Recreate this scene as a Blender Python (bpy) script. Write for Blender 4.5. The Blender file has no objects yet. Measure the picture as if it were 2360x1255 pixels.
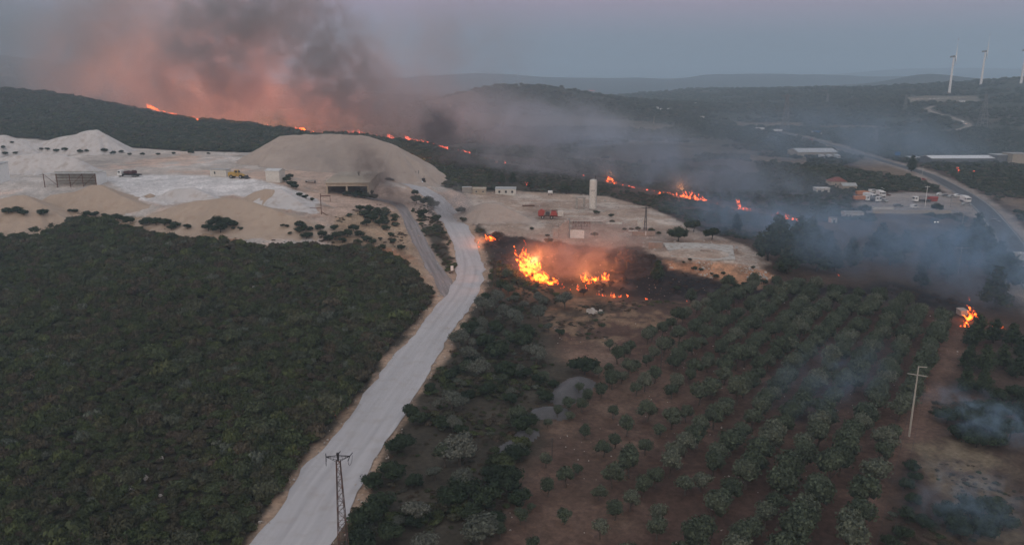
import bpy, math, random
import numpy as np
from math import radians, sin, cos, tan, pi, atan2, hypot, sqrt
from mathutils import Vector, Matrix

# ------------------------------------------------------------------ camera, world, sun, exposure
SC = bpy.context.scene
COL = SC.collection
CAM_H, PITCH, FPX, CX, CY = 60.0, radians(14.0), 1750.0, 1180.0, 627.5
cd = bpy.data.cameras.new('camera'); cam = bpy.data.objects.new('camera', cd); COL.objects.link(cam)
cd.sensor_width = 36; cd.lens = 36 * FPX / 2360; cd.clip_start = 1; cd.clip_end = 40000
cam.location = (0, 0, CAM_H); cam.rotation_euler = (pi / 2 - PITCH, 0, 0)
SC.camera = cam
SC.view_settings.view_transform = 'Standard'; SC.view_settings.look = 'None'
SC.view_settings.exposure = 0.0; SC.view_settings.gamma = 1.0
CY_ = SC.cycles
CY_.use_denoising = True
CY_.denoiser = 'OPENIMAGEDENOISE'
CY_.max_bounces = 3; CY_.diffuse_bounces = 2; CY_.glossy_bounces = 1; CY_.transmission_bounces = 2
CY_.volume_bounces = 1; CY_.transparent_max_bounces = 12
CY_.volume_step_rate = 1.0; CY_.volume_max_steps = 96
CY_.use_adaptive_sampling = True; CY_.adaptive_threshold = 0.02
CY_.sample_clamp_indirect = 3.0
CY_.use_light_tree = True

SUN_EL, SUN_AZ = radians(13), radians(205)      # sun gone down behind the viewer's left shoulder
w = bpy.data.worlds.new('World'); SC.world = w; w.use_nodes = True
nt = w.node_tree; N = nt.nodes; L = nt.links; N.clear()
wo = N.new('ShaderNodeOutputWorld'); bg = N.new('ShaderNodeBackground'); bg.inputs['Strength'].default_value = 0.1
sky = N.new('ShaderNodeTexSky'); sky.sky_type = 'NISHITA'; sky.sun_disc = False
sky.sun_elevation = radians(2.0); sky.sun_rotation = SUN_AZ; sky.dust_density = 2.0; sky.air_density = 1.0
tc = N.new('ShaderNodeTexCoord'); sp = N.new('ShaderNodeSeparateXYZ')
L.new(tc.outputs['Generated'], sp.inputs[0])
ramp = N.new('ShaderNodeValToRGB'); e = ramp.color_ramp.elements
SKY = [(0.0, (.195, .27, .315)), (.02, (.17, .255, .32)), (.055, (.20, .26, .36)), (.10, (.37, .29, .43)), (.20, (.43, .39, .52)),
       (.5, (.50, .52, .60)), (1.0, (.62, .68, .80))]
e[0].position = 0; e[0].color = (*SKY[0][1], 1); e[1].position = 1; e[1].color = (*SKY[-1][1], 1)
for p_, c_ in SKY[1:-1]:
    k = ramp.color_ramp.elements.new(p_); k.color = (*c_, 1)
L.new(sp.outputs['Z'], ramp.inputs[0])
# the western (sunset) half of the sky, behind the viewer, is brighter and warmer
mr = N.new('ShaderNodeMapRange'); mr.inputs['From Min'].default_value = 0.2; mr.inputs['From Max'].default_value = -1.0
mr.inputs['To Min'].default_value = 0.0; mr.inputs['To Max'].default_value = 0.9
L.new(sp.outputs['Y'], mr.inputs['Value'])
glow = N.new('ShaderNodeMix'); glow.data_type = 'RGBA'; glow.blend_type = 'MIX'
glow.inputs[7].default_value = (1.12, .95, .88, 1)
L.new(mr.outputs[0], glow.inputs[0]); L.new(ramp.outputs[0], glow.inputs[6])
sc10 = N.new('ShaderNodeVectorMath'); sc10.operation = 'SCALE'; sc10.inputs['Scale'].default_value = 8.5
L.new(glow.outputs[2], sc10.inputs[0])
add = N.new('ShaderNodeVectorMath'); add.operation = 'ADD'
skm = N.new('ShaderNodeVectorMath'); skm.operation = 'SCALE'; skm.inputs['Scale'].default_value = 0.25
L.new(sky.outputs[0], skm.inputs[0])
L.new(skm.outputs[0], add.inputs[0]); L.new(sc10.outputs[0], add.inputs[1])
L.new(add.outputs[0], bg.inputs[0]); L.new(bg.outputs[0], wo.inputs[0])
sl = bpy.data.lights.new('sun', 'SUN'); sl.energy = 0.35; sl.angle = radians(60); sl.color = (1, .90, .82)
so = bpy.data.objects.new('sun', sl); COL.objects.link(so)
sdir = Vector((sin(SUN_AZ) * cos(SUN_EL), cos(SUN_AZ) * cos(SUN_EL), sin(SUN_EL) + .35))
so.rotation_euler = sdir.to_track_quat('Z', 'Y').to_euler(); so.location = (0, -50, 200)

# ------------------------------------------------------------------ small helpers
rnd = random.Random(7)
def tag(o, label=None, cat=None, group=None, kind=None):
    if label: o['label'] = label
    if cat: o['category'] = cat
    if group: o['group'] = group
    if kind: o['kind'] = kind
    return o
def empty(name, loc, rz=0.0):
    o = bpy.data.objects.new(name, None); COL.objects.link(o)
    o.location = loc; o.rotation_euler = (0, 0, rz); o.empty_display_size = .5
    return o
def mkmesh(name, V, F, mats=(), attrs=None, smooth=False, fmat=None):
    me = bpy.data.meshes.new(name)
    me.from_pydata([tuple(v) for v in V], [], [tuple(f) for f in F])
    for m in mats: me.materials.append(m)
    if fmat is not None: me.polygons.foreach_set('material_index', fmat)
    if smooth: me.polygons.foreach_set('use_smooth', [True] * len(me.polygons))
    if attrs:
        for k, vals in attrs.items():
            a = me.attributes.new(k, 'FLOAT', 'POINT'); a.data.foreach_set('value', np.asarray(vals, dtype=np.float32))
    me.update()
    return me
def link(name, me, parent=None, loc=None, rz=0):
    o = bpy.data.objects.new(name, me); COL.objects.link(o)
    if parent: o.parent = parent
    if loc is not None: o.location = loc
    if rz: o.rotation_euler = (0, 0, rz)
    return o
def nth(n): return '%d%s' % (n, 'th' if 10 <= n % 100 <= 20 else {1: 'st', 2: 'nd', 3: 'rd'}.get(n % 10, 'th'))
class MB:
    def __init__(s): s.V = []; s.F = []
    def add(s, V, F):
        n = len(s.V); s.V += [tuple(v) for v in V]; s.F += [tuple(i + n for i in f) for f in F]; return s
    def box(s, cx, cy, cz, sx, sy, sz, rz=0, ry=0, rx=0, taper=1.0):
        M = Matrix.Translation((cx, cy, cz)) @ Matrix.Rotation(rz, 4, 'Z') @ Matrix.Rotation(ry, 4, 'Y') @ Matrix.Rotation(rx, 4, 'X')
        V = []
        for z in (-.5, .5):
            t = taper if z > 0 else 1
            for x, y in ((-.5, -.5), (.5, -.5), (.5, .5), (-.5, .5)):
                V.append(M @ Vector((x * sx * t, y * sy * t, z * sz)))
        return s.add(V, [(0, 3, 2, 1), (4, 5, 6, 7), (0, 1, 5, 4), (1, 2, 6, 5), (2, 3, 7, 6), (3, 0, 4, 7)])
    def cyl(s, p0, p1, r0, r1=None, n=8, caps=True):
        r1 = r0 if r1 is None else r1
        p0 = Vector(p0); p1 = Vector(p1); d = (p1 - p0)
        q = d.to_track_quat('Z', 'Y').to_matrix()
        V = []
        for p, r in ((p0, r0), (p1, r1)):
            for k in range(n):
                a = 2 * pi * k / n; V.append(p + q @ Vector((r * cos(a), r * sin(a), 0)))
        F = [(k, (k + 1) % n, n + (k + 1) % n, n + k) for k in range(n)]
        if caps: F += [tuple(range(n - 1, -1, -1)), tuple(range(n, 2 * n))]
        return s.add(V, F)
    def bar(s, p0, p1, w): return s.cyl(p0, p1, w / 2 * 1.2, None, 4)
    def prism(s, prof, y0, y1):                  # profile in XZ extruded along Y
        n = len(prof); V = [(x, y0, z) for x, z in prof] + [(x, y1, z) for x, z in prof]
        F = [tuple(range(n)), tuple(range(2 * n - 1, n - 1, -1))] + [((k + 1) % n, k, n + k, n + (k + 1) % n) for k in range(n)]
        return s.add(V, F)
    def prismx(s, prof, x0, x1):                 # profile in YZ extruded along X
        n = len(prof); V = [(x0, y, z) for y, z in prof] + [(x1, y, z) for y, z in prof]
        F = [tuple(range(n - 1, -1, -1)), tuple(range(n, 2 * n))] + [(k, (k + 1) % n, n + (k + 1) % n, n + k) for k in range(n)]
        return s.add(V, F)
    def dome(s, c, r, h, n=16, m=4):
        V = []; F = []
        for j in range(m):
            a = pi / 2 * j / m
            for k in range(n):
                b = 2 * pi * k / n; V.append((c[0] + r * cos(a) * cos(b), c[1] + r * cos(a) * sin(b), c[2] + h * sin(a)))
        V.append((c[0], c[1], c[2] + h))
        for j in range(m - 1):
            for k in range(n): F.append((j * n + k, j * n + (k + 1) % n, (j + 1) * n + (k + 1) % n, (j + 1) * n + k))
        for k in range(n): F.append(((m - 1) * n + k, (m - 1) * n + (k + 1) % n, m * n))
        return s.add(V, F)
    def build(s, name, mat, parent=None, smooth=False, **kw):
        return link(name, mkmesh(name, s.V, s.F, [mat] if mat else [], smooth=smooth), parent, **kw)
def copy_tree(o, parent=None):
    c = o.copy(); COL.objects.link(c); c.parent = parent
    for ch in o.children: copy_tree(ch, c)
    return c

# ------------------------------------------------------------------ materials
def mat(name, col, rough=.9, noise=.25, scale=1.0, metal=0, bump=0, objrand=0, dirt=None, spec=.2):
    m = bpy.data.materials.new(name); m.use_nodes = True; nt = m.node_tree; N = nt.nodes; L = nt.links
    b = N['Principled BSDF']; b.inputs['Roughness'].default_value = rough; b.inputs['Metallic'].default_value = metal
    b.inputs['Specular IOR Level'].default_value = spec
    tc = N.new('ShaderNodeTexCoord'); n = N.new('ShaderNodeTexNoise'); n.inputs['Scale'].default_value = scale
    n.inputs['Detail'].default_value = 5; n.inputs['Roughness'].default_value = .65
    L.new(tc.outputs['Object'], n.inputs['Vector'])
    r = N.new('ShaderNodeMapRange'); r.inputs['From Min'].default_value = .3; r.inputs['From Max'].default_value = .7
    r.inputs['To Min'].default_value = 1 - noise; r.inputs['To Max'].default_value = 1 + noise
    L.new(n.outputs['Fac'], r.inputs['Value'])
    v = N.new('ShaderNodeVectorMath'); v.operation = 'SCALE'; v.inputs[0].default_value = col
    last = r.outputs[0]
    if objrand:
        oi = N.new('ShaderNodeObjectInfo'); r2 = N.new('ShaderNodeMapRange')
        r2.inputs['To Min'].default_value = 1 - objrand; r2.inputs['To Max'].default_value = 1 + objrand
        L.new(oi.outputs['Random'], r2.inputs['Value'])
        mu = N.new('ShaderNodeMath'); mu.operation = 'MULTIPLY'; L.new(last, mu.inputs[0]); L.new(r2.outputs[0], mu.inputs[1]); last = mu.outputs[0]
    L.new(last, v.inputs['Scale'])
    out = v.outputs[0]
    if dirt:
        n2 = N.new('ShaderNodeTexNoise'); n2.inputs['Scale'].default_value = scale * 2.3; n2.inputs['Detail'].default_value = 6
        L.new(tc.outputs['Object'], n2.inputs['Vector'])
        cr = N.new('ShaderNodeMapRange'); cr.inputs['From Min'].default_value = .5; cr.inputs['From Max'].default_value = .68
        L.new(n2.outputs['Fac'], cr.inputs['Value'])
        mx = N.new('ShaderNodeMix'); mx.data_type = 'RGBA'; mx.inputs[7].default_value = (*dirt, 1)
        L.new(cr.outputs[0], mx.inputs[0]); L.new(out, mx.inputs[6]); out = mx.outputs[2]
    L.new(out, b.inputs['Base Color'])
    if bump:
        bp = N.new('ShaderNodeBump'); bp.inputs['Strength'].default_value = bump; bp.inputs['Distance'].default_value = .3
        L.new(n.outputs['Fac'], bp.inputs['Height']); L.new(bp.outputs[0], b.inputs['Normal'])
    return m
def foliage(name, cols, scale=.8, clump=.45):
    """cols: colour stops chosen per plant; clump noise gives light and dark sprays within a crown"""
    m = bpy.data.materials.new(name); m.use_nodes = True; nt = m.node_tree; N = nt.nodes; L = nt.links
    b = N['Principled BSDF']; b.inputs['Roughness'].default_value = .85; b.inputs['Specular IOR Level'].default_value = .1
    oi = N.new('ShaderNodeObjectInfo'); cr = N.new('ShaderNodeValToRGB'); e = cr.color_ramp.elements
    cr.color_ramp.interpolation = 'LINEAR'
    e[0].position = 0; e[0].color = (*cols[0][1], 1); e[1].position = cols[-1][0]; e[1].color = (*cols[-1][1], 1)
    for p, c in cols[1:-1]:
        k = e.new(p); k.color = (*c, 1)
    L.new(oi.outputs['Random'], cr.inputs[0])
    tc = N.new('ShaderNodeTexCoord'); n = N.new('ShaderNodeTexNoise'); n.inputs['Scale'].default_value = scale; n.inputs['Detail'].default_value = 4
    L.new(tc.outputs['Object'], n.inputs['Vector'])
    r = N.new('ShaderNodeMapRange'); r.inputs['From Min'].default_value = .3; r.inputs['From Max'].default_value = .7
    r.inputs['To Min'].default_value = 1 - clump; r.inputs['To Max'].default_value = 1 + clump
    L.new(n.outputs['Fac'], r.inputs['Value'])
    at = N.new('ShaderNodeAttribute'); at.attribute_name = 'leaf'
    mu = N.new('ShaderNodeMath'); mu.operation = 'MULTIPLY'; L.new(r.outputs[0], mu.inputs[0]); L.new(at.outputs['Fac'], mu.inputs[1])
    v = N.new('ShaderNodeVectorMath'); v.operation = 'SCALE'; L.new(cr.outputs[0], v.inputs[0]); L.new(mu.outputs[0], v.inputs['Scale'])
    L.new(v.outputs[0], b.inputs['Base Color'])
    return m

# ------------------------------------------------------------------ picture <-> world
cP, sP = cos(PITCH), sin(PITCH)
def ray(px, py):
    a = (px - CX) / FPX; v = (CY - py) / FPX
    return a, cP + v * sP, -sP + v * cP
def PZ(px, py, z):           # point where the sight line meets height z
    a, dy, dz = ray(px, py); s = (z - CAM_H) / dz
    return a * s, dy * s, z
def PR(px, py, y):           # point of the sight line at ground distance y
    a, dy, dz = ray(px, py); s = y / dy
    return a * s, y, CAM_H + s * dz

# ------------------------------------------------------------------ terrain heights
CP = []
def cz(*l):
    for px, py, z in l: CP.append(PZ(px, py, z))
def cr_(*l):
    for px, py, y in l: CP.append(PR(px, py, y))
def cw(*l):
    for t, y, z in l: CP.append((t * y, y, z))
# near scrub slope and road
cz((0, 1255, -1), (300, 1255, -1), (660, 1255, 0), (1000, 1255, 0), (1500, 1255, -1), (2000, 1255, -2), (2360, 1255, -3),
   (-400, 1255, 0), (2800, 1255, -3), (0, 900, 1), (300, 900, 1), (600, 900, 0), (850, 1000, 0), (960, 850, 0), (1040, 700, 1),
   (1080, 600, 2), (1085, 560, 3), (1055, 510, 5), (1010, 465, 8), (990, 440, 10), (940, 412, 13),
   (0, 700, 3), (300, 700, 3.5), (600, 700, 2.5), (850, 700, 2), (0, 560, 6), (300, 560, 6.5), (600, 572, 7), (760, 580, 6), (900, 600, 4),
   (1020, 680, 1.2), (980, 600, 3), (940, 520, 7), (920, 470, 10), (860, 520, 8.5),
   (0, 495, 9), (150, 492, 10), (330, 500, 11), (480, 530, 9.5), (740, 500, 11.5), (820, 480, 12))
cw((-1.0, 90, 0), (-1.0, 150, 3), (-1.0, 250, 8), (-1.0, 350, 18), (1.0, 90, -3), (1.0, 200, -2), (1.0, 400, 0), (1.0, 700, 0),
   (-.7, 40, -2), (0, 40, -1), (.7, 40, -3))
# quarry yard
cz((0, 440, 15), (200, 440, 15.5), (0, 405, 18), (200, 405, 18), (400, 405, 18), (550, 405, 18), (640, 418, 17), (740, 450, 13), (850, 450, 11.5),
   (440, 460, 14), (600, 450, 14.5), (0, 375, 19), (300, 375, 19), (500, 375, 19), (650, 385, 18.5), (300, 350, 20), (480, 352, 20), (880, 400, 15.5))
cr_((0, 345, 480), (150, 345, 480), (700, 340, 520), (900, 350, 450))
# ridge behind the quarry (diagonal crest carrying the fire line)
cr_((0, 210, 900), (130, 222, 880), (230, 240, 840), (340, 262, 800), (450, 277, 740), (600, 292, 690), (720, 305, 640), (850, 316, 600),
    (1000, 344, 560), (1160, 376, 500), (1350, 404, 455), (0, 270, 660), (200, 300, 590), (400, 310, 600), (-300, 205, 950), (-300, 300, 600))
cz((1480, 430, 5), (1600, 458, 2.5), (1720, 482, 1.5), (1840, 508, 1))
cw((-.674, 1250, 15), (-.5, 1150, 5), (-.35, 1050, 0), (-.25, 950, -3), (-.15, 850, -5), (-.08, 760, -5), (0, 680, -3), (-1.0, 1000, 60))
# right-hand works area
cz((1090, 450, 7.5), (1160, 450, 6.5), (1250, 460, 6), (1366, 484, 5), (1480, 490, 4.5), (1150, 525, 5), (1300, 550, 4.6), (1450, 560, 4.5), (1540, 560, 4.4),
   (1700, 575, 4.4), (1780, 610, 3.2), (1540, 603, 4.3), (1650, 612, 4.2), (1740, 660, .3), (1540, 650, 0), (1640, 660, 0), (1250, 600, 3), (1400, 605, 2.2), (1150, 590, 2.2),
   (1300, 690, .5), (1500, 720, 0), (1800, 690, -.5), (1950, 600, 0), (2100, 600, 0), (1250, 800, 0), (1300, 1000, -.5), (1700, 900, -1), (2000, 800, -1),
   (2200, 760, -1), (2300, 900, -2), (2100, 1050, -1.5), (2300, 650, 0), (2340, 560, 0))
# valley
cz((1500, 400, 0), (1700, 420, 0), (1900, 440, 0), (2100, 470, 0), (2250, 460, 0), (2340, 420, 0), (2000, 400, 0), (1800, 370, 0), (2130, 395, 0), (2330, 375, 0),
   (1300, 350, -2), (1500, 340, 0), (1700, 330, 0), (1200, 310, 0), (1450, 300, 1), (1850, 320, 0), (2050, 340, 1), (2250, 330, 1), (1000, 300, 0))
# conical hill
cr_((1210, 195, 1500), (1140, 199, 1500), (1280, 203, 1480), (1100, 207, 1490), (1350, 222, 1450), (1040, 222, 1500), (1430, 243, 1360), (1500, 262, 1250), (1560, 282, 1150), (1200, 240, 1350),
    (1080, 250, 1350), (960, 240, 1450), (1200, 275, 1180))
cw((0.0, 2100, 0), (.1, 2000, 0), (-.15, 2100, 5), (-.12, 1700, 10))
# wind farm hill, long plateau
cz((1700, 295, 2), (1900, 290, 3), (2100, 300, 3), (2300, 300, 4))
cr_((2187, 219, 1390), (2260, 199, 1530), (2360, 183, 1550), (2200, 232, 1300), (2100, 236, 1300), (2300, 230, 1280), (2200, 270, 1080), (2000, 250, 1250), (2000, 203, 1900), (2080, 197, 1800),
    (2200, 191, 1750), (1800, 275, 1150), (1850, 240, 1500), (1900, 204, 2100), (1700, 204, 2300), (1600, 206, 2400), (1500, 215, 2300), (1650, 240, 1700), (1420, 222, 2400), (2600, 190, 1500))
cw((.6, 2200, 20), (.4, 2600, 10), (.2, 2900, 10), (.8, 1700, 80), (1.0, 1500, 70), (0.9, 2500, 40))
# far ridges
cr_((0, 132, 2800), (80, 140, 2800), (150, 152, 2850), (260, 170, 2900), (330, 182, 2950), (450, 192, 3000), (700, 200, 3200), (-300, 100, 2700), (0, 180, 1900), (150, 215, 1800))
cr_((2140, 171, 3000), (2060, 181, 3000), (2240, 180, 3000), (1980, 192, 3100), (2330, 186, 3000), (1850, 198, 3300))
cr_((900, 182, 5200), (1020, 172, 5200), (1130, 169, 5200), (1250, 177, 5200), (1330, 183, 5200), (1480, 180, 5000), (1560, 182, 5000), (1620, 173, 5000), (1750, 171, 5000), (1880, 172, 5000),
    (2000, 176, 5000), (2150, 180, 5000))
cr_((1700, 178, 8500), (1900, 174, 8500), (2010, 165, 8500), (2130, 157, 8500), (2250, 157, 8500), (2360, 159, 8500), (1400, 180, 8500), (1000, 178, 8500), (500, 178, 8500), (0, 165, 8500), (2700, 150, 8500), (-400, 160, 8500))
for t in (-.7, -.35, -.1, .1, .25, .45, .7, 1.0): cw((t, 3900, 15 if t > -.2 else 60), (t, 6600, 30), (t, 12000, 40))
CPa = np.array(CP)
cu = np.stack([CPa[:, 0] / CPa[:, 1], np.log(CPa[:, 1])], 1); zt = CPa[:, 2]
# log-ish height scaling keeps the far relief from ringing into the near ground
def phi(r2): return np.sqrt(r2 + .03 ** 2)
K = phi(((cu[:, None] - cu[None]) ** 2).sum(2)) - 1e-4 * np.eye(len(cu))
A = np.zeros((len(cu) + 3, len(cu) + 3)); A[:-3, :-3] = K; A[:-3, -3] = 1; A[:-3, -2:] = cu; A[-3, :-3] = 1; A[-2:, :-3] = cu.T
sol = np.linalg.solve(A, np.concatenate([zt, np.zeros(3)]))
def H0(t, ly):
    z = sol[-3] + sol[-2] * t + sol[-1] * ly
    for k in range(len(cu)): z = z + sol[k] * np.sqrt((t - cu[k, 0]) ** 2 + (ly - cu[k, 1]) ** 2 + .0009)
    return z
def hash2(ix, iy, seed):
    n = (ix.astype(np.int64) * 374761393 + iy.astype(np.int64) * 668265263 + seed * 974711) & 0x7fffffff
    n = ((n ^ (n >> 13)) * 1274126177) & 0x7fffffff
    return ((n ^ (n >> 16)) & 0xffff) / 65535.0
def vnoise(x, y, seed=0):
    ix = np.floor(x); iy = np.floor(y); fx = x - ix; fy = y - iy
    fx = fx * fx * (3 - 2 * fx); fy = fy * fy * (3 - 2 * fy)
    a = hash2(ix, iy, seed); b = hash2(ix + 1, iy, seed); c = hash2(ix, iy + 1, seed); d = hash2(ix + 1, iy + 1, seed)
    return (a * (1 - fx) + b * fx) * (1 - fy) + (c * (1 - fx) + d * fx) * fy
def fbm(x, y, sc, seed=0, o=4):
    v = 0; a = .5; t = 0
    for k in range(o):
        v = v + a * vnoise(x / sc * 2 ** k + 17.3 * k, y / sc * 2 ** k - 9.1 * k, seed + k); t += a; a *= .55
    return v / t - .5
NT, NY = 1000, 760
tt = np.linspace(-.95, .95, NT)
ly = np.concatenate([np.linspace(np.log(35), np.log(600), 420, endpoint=False), np.linspace(np.log(600), np.log(12500), NY - 420)])
T, LY = np.meshgrid(tt, ly); Y = np.exp(LY); X = T * Y
# evaluate the smooth surface on a coarse lattice, then refine
ct = np.linspace(-.95, .95, 250); cl = np.linspace(ly[0], ly[-1], 330)
CT, CL = np.meshgrid(ct, cl); Zc = H0(CT, CL)
def bil(Z, tg, lg, t, l):
    i = np.clip(np.searchsorted(tg, t) - 1, 0, len(tg) - 2); j = np.clip(np.searchsorted(lg, l) - 1, 0, len(lg) - 2)
    fu = np.clip((t - tg[i]) / (tg[i + 1] - tg[i]), 0, 1); fv = np.clip((l - lg[j]) / (lg[j + 1] - lg[j]), 0, 1)
    return (Z[j, i] * (1 - fu) + Z[j, i + 1] * fu) * (1 - fv) + (Z[j + 1, i] * (1 - fu) + Z[j + 1, i + 1] * fu) * fv
Zb = bil(Zc, ct, cl, T, LY)
def hb(x, y): return bil(Zb, tt, ly, np.asarray(x / y), np.log(y))
def cast(px, py, hf=None):
    hf = hf or hb
    a, dy, dz = ray(px, py); ys = np.exp(np.linspace(np.log(60), np.log(12000), 2500)); s = ys / dy
    g = CAM_H + s * dz - hf(a * s, ys)
    k = np.nonzero(g < 0)[0]
    if len(k) == 0: return a * s[-1], ys[-1], CAM_H + s[-1] * dz
    k = max(k[0], 1); f = g[k - 1] / (g[k - 1] - g[k]); y = ys[k - 1] + f * (ys[k] - ys[k - 1]); s = y / dy
    return a * s, y, CAM_H + s * dz
def poly(pts, hf=None): return np.array([cast(px, py, hf)[:2] for px, py in pts])
def sdist(P, x, y):          # signed distance to polygon, positive inside
    d = np.full(x.shape, 1e18); inside = np.zeros(x.shape, bool); n = len(P)
    for i in range(n):
        ax, ay = P[i]; bx, by = P[(i + 1) % n]; ex, ey = bx - ax, by - ay
        h = np.clip(((x - ax) * ex + (y - ay) * ey) / (ex * ex + ey * ey + 1e-9), 0, 1)
        d = np.minimum(d, (x - ax - ex * h) ** 2 + (y - ay - ey * h) ** 2)
        c = ((ay > y) != (by > y)) & (x < ex * (y - ay) / (ey if abs(ey) > 1e-9 else 1e-9) + ax)
        inside ^= c
    return np.where(inside, 1, -1) * np.sqrt(d)
def ldist(P, x, y):
    d = np.full(np.shape(x), 1e18)
    for i in range(len(P) - 1):
        ax, ay = P[i][:2]; ex, ey = P[i + 1][0] - ax, P[i + 1][1] - ay
        h = np.clip(((x - ax) * ex + (y - ay) * ey) / (ex * ex + ey * ey + 1e-9), 0, 1)
        d = np.minimum(d, (x - ax - ex * h) ** 2 + (y - ay - ey * h) ** 2)
    return np.sqrt(d)
def smooth_line(P, step=2.0):
    P = [np.array(p, float) for p in P]; out = []
    for i in range(len(P) - 1):
        p0 = P[max(i - 1, 0)]; p1 = P[i]; p2 = P[i + 1]; p3 = P[min(i + 2, len(P) - 1)]
        n = max(2, int(np.linalg.norm((p2 - p1)[:2]) / step))
        for k in range(n):
            u = k / n; out.append(.5 * ((2 * p1) + (p2 - p0) * u + (2 * p0 - 5 * p1 + 4 * p2 - p3) * u * u + (3 * p1 - p0 - 3 * p2 + p3) * u ** 3))
    out.append(P[-1]); return np.array(out)
# road lines: (px, py of centre, width in metres)
def road_line(pts, step=2.0): return smooth_line([(*cast(px, py)[:2], wd) for px, py, wd in pts], step)
MAIN = road_line([(540, 1420, 11.5), (668, 1255, 11.0), (745, 1130, 10.6), (835, 1000, 10.3), (905, 900, 9.8), (975, 800, 9.2), (1030, 725, 9.2), (1078, 650, 8.8), (1083, 600, 8.6), (1066, 550, 8.6), (1042, 510, 9.5), (1010, 465, 9.5), (965, 432, 9), (920, 415, 10)])
TRACK = road_line([(1046, 690, 5.5), (1022, 650, 5.2), (985, 590, 5.2), (960, 540, 5.2), (940, 500, 5.2), (915, 470, 5.5), (850, 455, 6), (780, 440, 7)])
HIGHWAY = road_line([(2470, 760, 9.6), (2395, 660, 9.6), (2357, 600, 9.5), (2310, 530, 9.2), (2255, 468, 9), (2190, 428, 9), (2128, 398, 8.5), (2040, 372, 8), (1960, 348, 8), (1870, 321, 8), (1790, 304, 8), (1730, 299, 9)], 4)
HILLROAD = road_line([(1960, 318, 5), (2060, 312, 5), (2150, 306, 5), (2215, 297, 6), (2232, 288, 6), (2205, 275, 6), (2160, 262, 6), (2138, 252, 6), (2150, 245, 6)], 6)

# polygons of ground cover, in world metres
PG = {k: poly(v) for k, v in dict(
    yard=[(-120, 318), (0, 318), (120, 326), (285, 340), (420, 348), (560, 352), (700, 350), (880, 385), (960, 400), (1080, 455), (1090, 520), (1060, 560), (1020, 520), (960, 520), (900, 480), (840, 482), (770, 500), (760, 560), (620, 566), (560, 560), (540, 520), (350, 500), (150, 490), (0, 487), (-120, 487)],
    bank=[(200, 497), (340, 500), (480, 520), (700, 520), (800, 490), (900, 480), (960, 520), (1010, 600), (1045, 670), (1010, 690), (940, 610), (850, 572), (760, 570), (600, 568), (500, 556), (400, 548), (330, 530), (220, 512)],
    works=[(1075, 440), (1200, 442), (1400, 452), (1500, 478), (1600, 530), (1700, 562), (1770, 600), (1750, 625), (1560, 604), (1500, 585), (1470, 565), (1400, 572), (1250, 556), (1130, 535), (1080, 500)],
    cliff=[(1535, 600), (1560, 604), (1760, 622), (1785, 635), (1745, 662), (1690, 655), (1600, 632), (1540, 618)],
    slope=[(1120, 372), (1350, 402), (1600, 455), (1850, 505), (1900, 540), (1780, 560), (1680, 545), (1540, 488), (1400, 450), (1240, 440), (1120, 432)],
    floor=[(225, 408), (350, 402), (480, 404), (600, 414), (690, 440), (745, 468), (700, 490), (640, 470), (540, 448), (480, 458), (380, 474), (300, 450)],
    leftsoil=[(1130, 1300), (1215, 1080), (1300, 960), (1350, 870), (1290, 790), (1400, 760), (1490, 850), (1440, 1050), (1400, 1300)],
    rowpad=[(2088, 223), (2255, 221), (2258, 234), (2088, 237)],
    slab=[(1528, 563), (1600, 562), (1690, 571), (1700, 600), (1640, 602), (1545, 590)],
    red=[(1260, 740), (1330, 745), (1480, 730), (1650, 660), (1830, 655), (2060, 690), (2215, 735), (2225, 800), (2140, 920), (2080, 1020), (2000, 1255), (1960, 1400), (1060, 1400), (1130, 1255), (1215, 1080), (1300, 960), (1350, 870), (1290, 800)],
    lane=[(2195, 760), (2240, 780), (2160, 920), (2150, 1010), (2080, 1060), (2040, 1130), (2010, 1260), (1960, 1260), (2010, 1110), (2080, 960), (2140, 850)],
    drygrass=[(2085, 1015), (2200, 1020), (2345, 1050), (2345, 1100), (2260, 1100), (2330, 1140), (2400, 1300), (2150, 1300), (2180, 1150), (2130, 1080)],
    paleg=[(1250, 720), (1300, 690), (1450, 695), (1560, 690), (1600, 720), (1420, 790), (1290, 780)],
    burn1=[(1110, 530), (1200, 545), (1330, 565), (1470, 580), (1540, 612), (1640, 640), (1640, 690), (1480, 690), (1340, 670), (1240, 660), (1180, 630), (1120, 580)],
    burn2=[(1540, 620), (1640, 635), (1740, 662), (1900, 655), (2060, 650), (2230, 700), (2230, 730), (2100, 700), (1900, 680), (1700, 690), (1560, 690)],
    depot=[(1985, 445), (2100, 443), (2185, 447), (2230, 470), (2240, 492), (2000, 492), (1970, 470)],
    verge=[(2180, 448), (2240, 446), (2280, 480), (2240, 500), (2180, 470)],
    field1=[(1060, 262), (1250, 268), (1500, 282), (1560, 292), (1520, 302), (1300, 292), (1080, 290)],
    field2=[(1690, 283), (1850, 283), (1860, 294), (1700, 293)], field3=[(1890, 288), (2010, 290), (2010, 296), (1880, 296)],
    field4=[(1720, 355), (1860, 365), (1870, 378), (1730, 372)], field5=[(1980, 365), (2120, 385), (2150, 410), (2060, 405), (1960, 380)],
    openhill=[(1180, 330), (1500, 320), (1740, 350), (1860, 440), (1700, 440), (1400, 390), (1200, 360)],
    eastfield=[(2300, 455), (2420, 460), (2420, 500), (2330, 490)],
    meadow=[(1880, 505), (2100, 500), (2260, 500), (2300, 560), (2180, 610), (2000, 560)],
).items()}
print('base done')
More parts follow.
